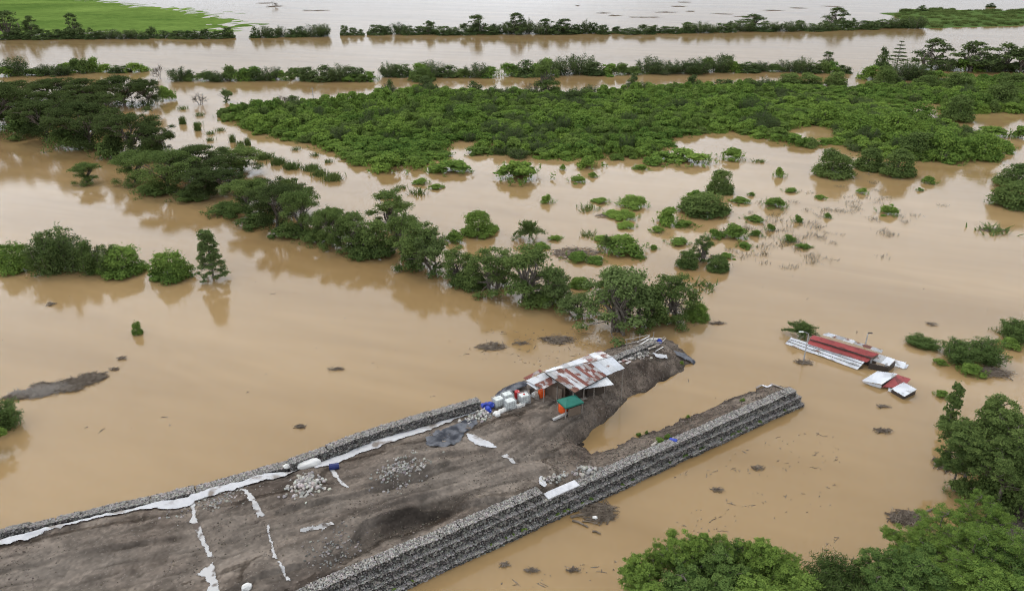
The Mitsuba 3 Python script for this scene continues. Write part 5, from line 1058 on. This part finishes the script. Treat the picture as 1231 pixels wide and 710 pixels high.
xs, ys, zs = xs[ok], ys[ok], zs[ok]; rr = g.uniform(.025, .085, len(xs)) * np.where(zs < 2.2, 1.35, 1.0)
v, f, col = stones(g, np.stack([xs, ys, zs + rr * .2], 1), rr, .75, (.075, .20)); col *= np.array([1.0, .9, .8])
scene['gravel'] = mikit.ply((v, f), 'stone_vc', False, color=col); tag('gravel', 'loose gravel and stones strewn over the dike earth', 'gravel', kind='stuff')

# rail structure and scraps at the far tip
rf = thing('wooden_rail', 'rickety pole rail over the low gabion wall behind the shack', 'rail')
pts = [gp(*ZP(805, 165), 2.9), gp(*ZP(870, 140), 2.8), gp(*ZP(940, 128), 2.6)]
for p in pts: part(rf, 'post', tube([p - [0, 0, .6], p + [0, 0, .6], p + [0, 0, 1.5]], .05, 6), 'weathered_wood')
for h, (ax, ay), (bx, by) in ((1.4, (800, 118), (925, 92)), (.9, (800, 140), (945, 105)), (.5, (840, 150), (940, 128))):
    part(rf, 'rail', bar(gp(*ZP(ax, ay), 2.8 + h), gp(*ZP(bx, by), 2.7 + h), .045), 'pale_wood')
SC = np.random.default_rng(23)
for k in range(16):
    x, y = SC.uniform(860, 985), SC.uniform(120, 190); p = onearth(*ZP(x, y)); a = SC.uniform(-.2, 1.0); L = SC.uniform(.8, 2.4)
    solo('scrap_board', bevel_box(p + [0, 0, SC.uniform(.2, .9)], (L, .16, .05), .01, a, SC.uniform(-.3, .3), SC.uniform(-.35, .35)), ['pale_wood', 'weathered_wood', 'sack_white'][k % 3], 'broken pale board in the heap at the far tip of the dike', 'board', 'broken boards at the far tip')
drum('plastic_drum', *ZP(962, 140), 'blue_plastic', 'blue drum lying in the board heap at the far tip', .3, 1.5, .9, .7)
for k, (x, y, c) in enumerate(((340, 385, 'plywood'), (362, 395, 'pale_wood'), (380, 405, 'orange_plastic'), (345, 402, 'sack_white'), (372, 380, 'dark_board'), (330, 392, 'dark_board'), (355, 412, 'weathered_wood'), (388, 388, 'plywood'))):
    p = onearth(*ZP(x, y)); solo('crate', cat_mesh([bevel_box(p + [0, 0, .28 + .12 * (k % 3)], (.7, .5, .5 + .24 * (k % 3)), .04, .3 * k), box(p + [0, 0, .58 + .24 * (k % 3)], (.76, .08, .06), .3 * k)]), c, 'small box or bundle in the clutter at the left gable of the shack', 'box', 'clutter at the gable of the shack')
for x, y, rz, L in ((830, 215, .3, 1.0), (800, 225, .1, .8), (840, 205, .6, 1.3), (780, 232, .5, .9), (815, 236, .9, 1.1)):
    p = onearth(*ZP(x, y)); solo('scrap_board', bevel_box(p + [0, 0, .15], (L, .3, .06), .01, rz, .1, .1), 'sheet_streaked', 'rusty or white sheet scrap on the ground right of the shack', 'scrap sheet', 'sheet scraps right of the shack')
for i, (a, b, m, lab) in enumerate(((( 800, 128), (832, 110), 'weathered_wood', 'grey plank, leftmost of the boards at the far end of the near wall'), ((835, 112), (865, 124), 'white_concrete', 'white board in the middle of the far end of the near wall'), ((885, 103), (960, 132), 'weathered_wood', 'long plank at the tip of the near wall'), ((868, 120), (888, 110), 'white_concrete', 'short white board beside the long plank'), ((205, 455), (245, 428), 'pale_wood', 'thin white stick on the berm beside the blue drum'))):
    beam('wooden_plank', (740 + a[0] / 4.732, 440 + a[1] / 4.732), (740 + b[0] / 4.732, 440 + b[1] / 4.732), (.28, .08), m, lab, 'plank', .12)

# ---------------------------------------------------------------- things afloat
DB = np.random.default_rng(33)
def raft(px, py, w, h, sticks, label, logs=(), rz=None, cat='driftwood', bsdf='driftwood', mound=True, lmax=2.2, into=None):
    c = gp(px, py); s = px_per_m(c); W = w / s; D = max(h / s / (HCAM / math.hypot(HCAM, c[1])), .5); k = into or thing('debris_raft', label, cat)
    if W < 3.6 and len(logs) == 0 and py > 60 and not into: mound, sticks, W, D = False, int(sticks * .55) + 6, W * .8, D * .6
    if mound:
        n = 26; a = np.linspace(0, 2 * np.pi, n, endpoint=False); rr = [0, .35, .6, .8, 1.0]; vv = []
        lob = 0.42 + .75 * meshkit.noise(np.stack([np.cos(a) * 1.6 + px, np.sin(a) * 1.6 + py, a * 0], -1), 3)
        for q in rr: vv.append(np.stack([np.cos(a) * W / 2 * q * lob, np.sin(a) * D / 2 * q * lob, np.full(n, .12 * (1 - q**2)) + (DB.uniform(-.10, .06, n) if 0 < q < 1 else (-.06 if q == 1 else 0))], -1))
        v = np.vstack(vv); i, j = np.meshgrid(np.arange(4), np.arange(n), indexing='ij'); q = np.stack([i * n + j, i * n + (j + 1) % n, (i + 1) * n + (j + 1) % n, (i + 1) * n + j], -1).reshape(-1, 4)
        part(k, 'matted_litter', moved((v, np.vstack([q[:, [0, 2, 1]], q[:, [0, 3, 2]]])), c), 'debris_brown', True)
    ms = []
    for _ in range(sticks):
        a, r = DB.uniform(0, 6.28), math.sqrt(DB.uniform(0, 1)); p = c + [math.cos(a) * r * W / 2, math.sin(a) * r * D / 2, DB.uniform(.03, .22)]
        d = np.array([math.cos(b := DB.normal(.4 if rz is None else rz, .8)), math.sin(b), DB.normal(0, .12)]) * min(DB.uniform(.25, lmax / 2), .22 * W + .15)
        ms.append(tube([p - d, p + DB.normal(0, .06, 3), p + d], [DB.uniform(.02, .05), .04, .015], 4))
    part(k, 'sticks', cat_mesh(ms), bsdf, kind='stuff')
    for (ax, ay), (bx, by), r in logs:
        A, B = gp(ax, ay, .08), gp(bx, by, .10); part(k, 'log', tube([A, A * .6 + B * .4 + [0, .12, .03], B], [r, r * .9, r * .6], 7), 'driftwood', 40)
    return k
raft(720, 616, 40, 22, 260, 'brown raft of driftwood and litter against the near gabion wall', [((686, 621), (714, 617), .16), ((688, 625), (707, 633), .12), ((700, 626), (722, 630), .07), ((712, 638), (722, 641), .1)], bsdf='driftwood')
p = gp(715, 623.5); solo('plastic_bag', moved((np.array(trimesh.creation.icosphere(subdivisions=1).vertices) * [.3, .22, .14], np.array(trimesh.creation.icosphere(subdivisions=1).faces)), p + [0, 0, .2]), 'sack_white', 'white plastic bag on the brown driftwood raft', 'plastic bag', smooth=True)
mat_key = raft(40, 473, 46, 8, 330, 'long ragged grey brown mat of drifting straw at the left', rz=.5, lmax=2.6, bsdf='weathered_wood', mound=False)
for q in ((66, 467, 50, 9, 330), (92, 460, 40, 9, 300), (112, 454, 30, 10, 260), (84, 468, 30, 5, 120), (20, 478, 26, 4, 90), (52, 463, 24, 4, 90)):
    raft(*q, None, rz=.4, lmax=2.4, bsdf='weathered_wood' if q[4] == 330 else 'driftwood', into=mat_key, mound=False)
raft(591, 417, 34, 9, 90, 'flat dark drift patch left of the three in front of the shack', rz=.0); raft(627, 413, 22, 5, 40, 'small drift patch between the two larger ones before the shack', rz=.2); raft(671, 409, 38, 10, 120, 'oval dark drift patch nearest to the trees behind the shack', rz=.1)
raft(967, 436, 24, 9, 70, 'tangle of branches caught at the foot of the street lamp'); raft(1061, 518, 22, 9, 60, 'small tangle of drift branches in the open right water')
raft(1092, 623, 46, 16, 190, 'grey brown raft of drift branches beside the lower right trees', [((1106, 620), (1125, 610), .12)], rz=.2)
raft(1142, 560, 44, 14, 80, 'driftwood at the foot of the big dark tree', [((1122, 551), (1135, 560), .2), ((1132, 562), (1160, 570), .15)]); raft(692, 305, 60, 14, 160, 'grey debris bank under the creepers in the middle water', rz=-.2, lmax=3); raft(1195, 448, 40, 12, 140, 'dry straw debris at the right debris bank', rz=.2, lmax=3)
raft(735, 260, 34, 6, 70, 'thin brown debris line at the foot of the bush diagonal', rz=.1, lmax=3); raft(862, 389, 26, 4, 40, 'thin driftwood right of the bright round shrub', rz=.1); raft(1192, 277, 30, 4, 40, 'thin drift line at the grey brown grass clump', rz=.1, lmax=3)
raft(362, 513, 16, 5, 40, 'small curled drift branch in the brown water above the left wall', rz=.3); raft(405, 444, 22, 5, 30, 'small drift twig tangle in the middle of the left water', rz=.3); raft(148, 431, 12, 4, 24, 'small dark drift clump below the tiny shrub', rz=.1); raft(138, 444, 12, 4, 24, 'second small dark drift clump below the tiny shrub', rz=.1)
raft(62, 366, 13, 6, 26, 'small green brown drift clump below the row of trees at the left', rz=.1); raft(1120, 390, 14, 5, 26, 'small drift twig tangle above the right debris bank', rz=.1); raft(912, 563, 14, 7, 26, 'cross shaped drift branch right of the near wall', rz=.2); raft(862, 589, 16, 6, 30, 'dark drift branch above the lower middle trees', rz=-.2)
raft(1063, 489, 16, 5, 24, 'little drift branch below the flooded shed', rz=-.1); raft(607, 679, 14, 6, 26, 'drift twigs near the foot of the near wall', rz=.2); raft(640, 686, 16, 5, 30, 'dark drift twigs by the bottom edge right of the near wall', rz=.2); raft(690, 685, 18, 5, 30, 'drift twigs left of the lower middle trees', rz=.3)
ms = []
for k in range(900):
    if k < 600: cx, yb = DB.uniform(600, 1010), DB.uniform(520, 705)
    elif k < 780: cx, yb = DB.uniform(540, 760), DB.uniform(395, 440)
    else: cx, yb = DB.uniform(0, 1231), DB.uniform(330, 560)
    p = gp(cx, yb, .03)
    if meshkit.fbm(np.array([p[0] * .10 + p[1] * .05, p[1] * .32 - p[0] * .15, 0.]), 2, 91) < .5: continue
    if zat(p[0], p[1]) > -.4 or abs((p[:2] - A0) @ DNRM - 1) < 2.2 and -10 < (p[:2] - A0) @ DDIR < 54: continue
    L = .05 + .5 * DB.uniform(0, 1)**4; a = DB.normal(.3, .7); d = np.array([math.cos(a), math.sin(a), 0]) * L; ms.append(tube([p - d, p + DB.normal(0, .05, 3) * [1, 1, 0], p + d], [.02, DB.uniform(.02, .07), .02], 5))
    if DB.uniform() < .25: e = np.array([-d[1], d[0], 0]) * .8; ms.append(tube([p, p + e * .5, p + e], [.05, .04, .02], 4))
m = cat_mesh(ms); m[0][:, 2] = .02 + (m[0][:, 2] - .03) * .7; solo('floating_litter', m, 'driftwood', 'small twigs and litter scattered over the brown water', 'litter', kind='stuff')
# far drift in the upper water
raft(330, 8, 18, 2, 60, 'far drifting tree with bare branches at the upper left', rz=.1, lmax=9); raft(380, 13, 34, 1.4, 50, 'far thin line of drift right of the drifting tree', rz=-.1, lmax=9); raft(318, 4, 20, 1.2, 40, 'far thin line of drift left of the drifting tree', rz=-.1, lmax=9)
plant('bare_tree', 'bare', 329, 9, 10, 9, 'bare crown of the far drifting tree', 'bare tree')
for cx, cy, w in ((726, 16, 18), (740, 19, 16), (775, 21, 40), (800, 15, 28), (815, 8, 20), (823, 3, 16), (870, 17, 24), (900, 20, 40), (694, 7, 4), (930, 13, 26), (960, 10, 20), (1000, 8, 24), (830, 14, 12)):
    raft(cx, cy, w, 1.3, 40, 'dark streak of drift on the far upper right water', rz=-.05, lmax=8)
    labels[[k for k in labels if k.startswith('debris_raft') and '__' not in k][-1]]['group'] = 'drift streaks on the far upper water'

# ---------------------------------------------------------------- names for the few that look alike
def shown_x(key):
    d = scene.get(key) or next(v for k, v in scene.items() if k.startswith(key + '__'))
    p = np.array(d['to_world'].matrix)[:3, 3] if 'to_world' in d else meshkit.WRITTEN[d['filename']][0].mean(0)
    return p[0] / (p[1] * math.cos(PITCH) + (HCAM - p[2]) * math.sin(PITCH))
ORD = ['first', 'second', 'third', 'fourth', 'fifth', 'sixth', 'seventh', 'eighth']
same = {}
for k, v in labels.items():
    if '__' not in k: same.setdefault(v['label'], []).append(k)
for text, keys in same.items():
    if 1 < len(keys) <= 8 and len(text.split()) <= 13:
        for i, k in enumerate(sorted(keys, key=shown_x)): labels[k]['label'] = f'{text}, {ORD[i]} from left'
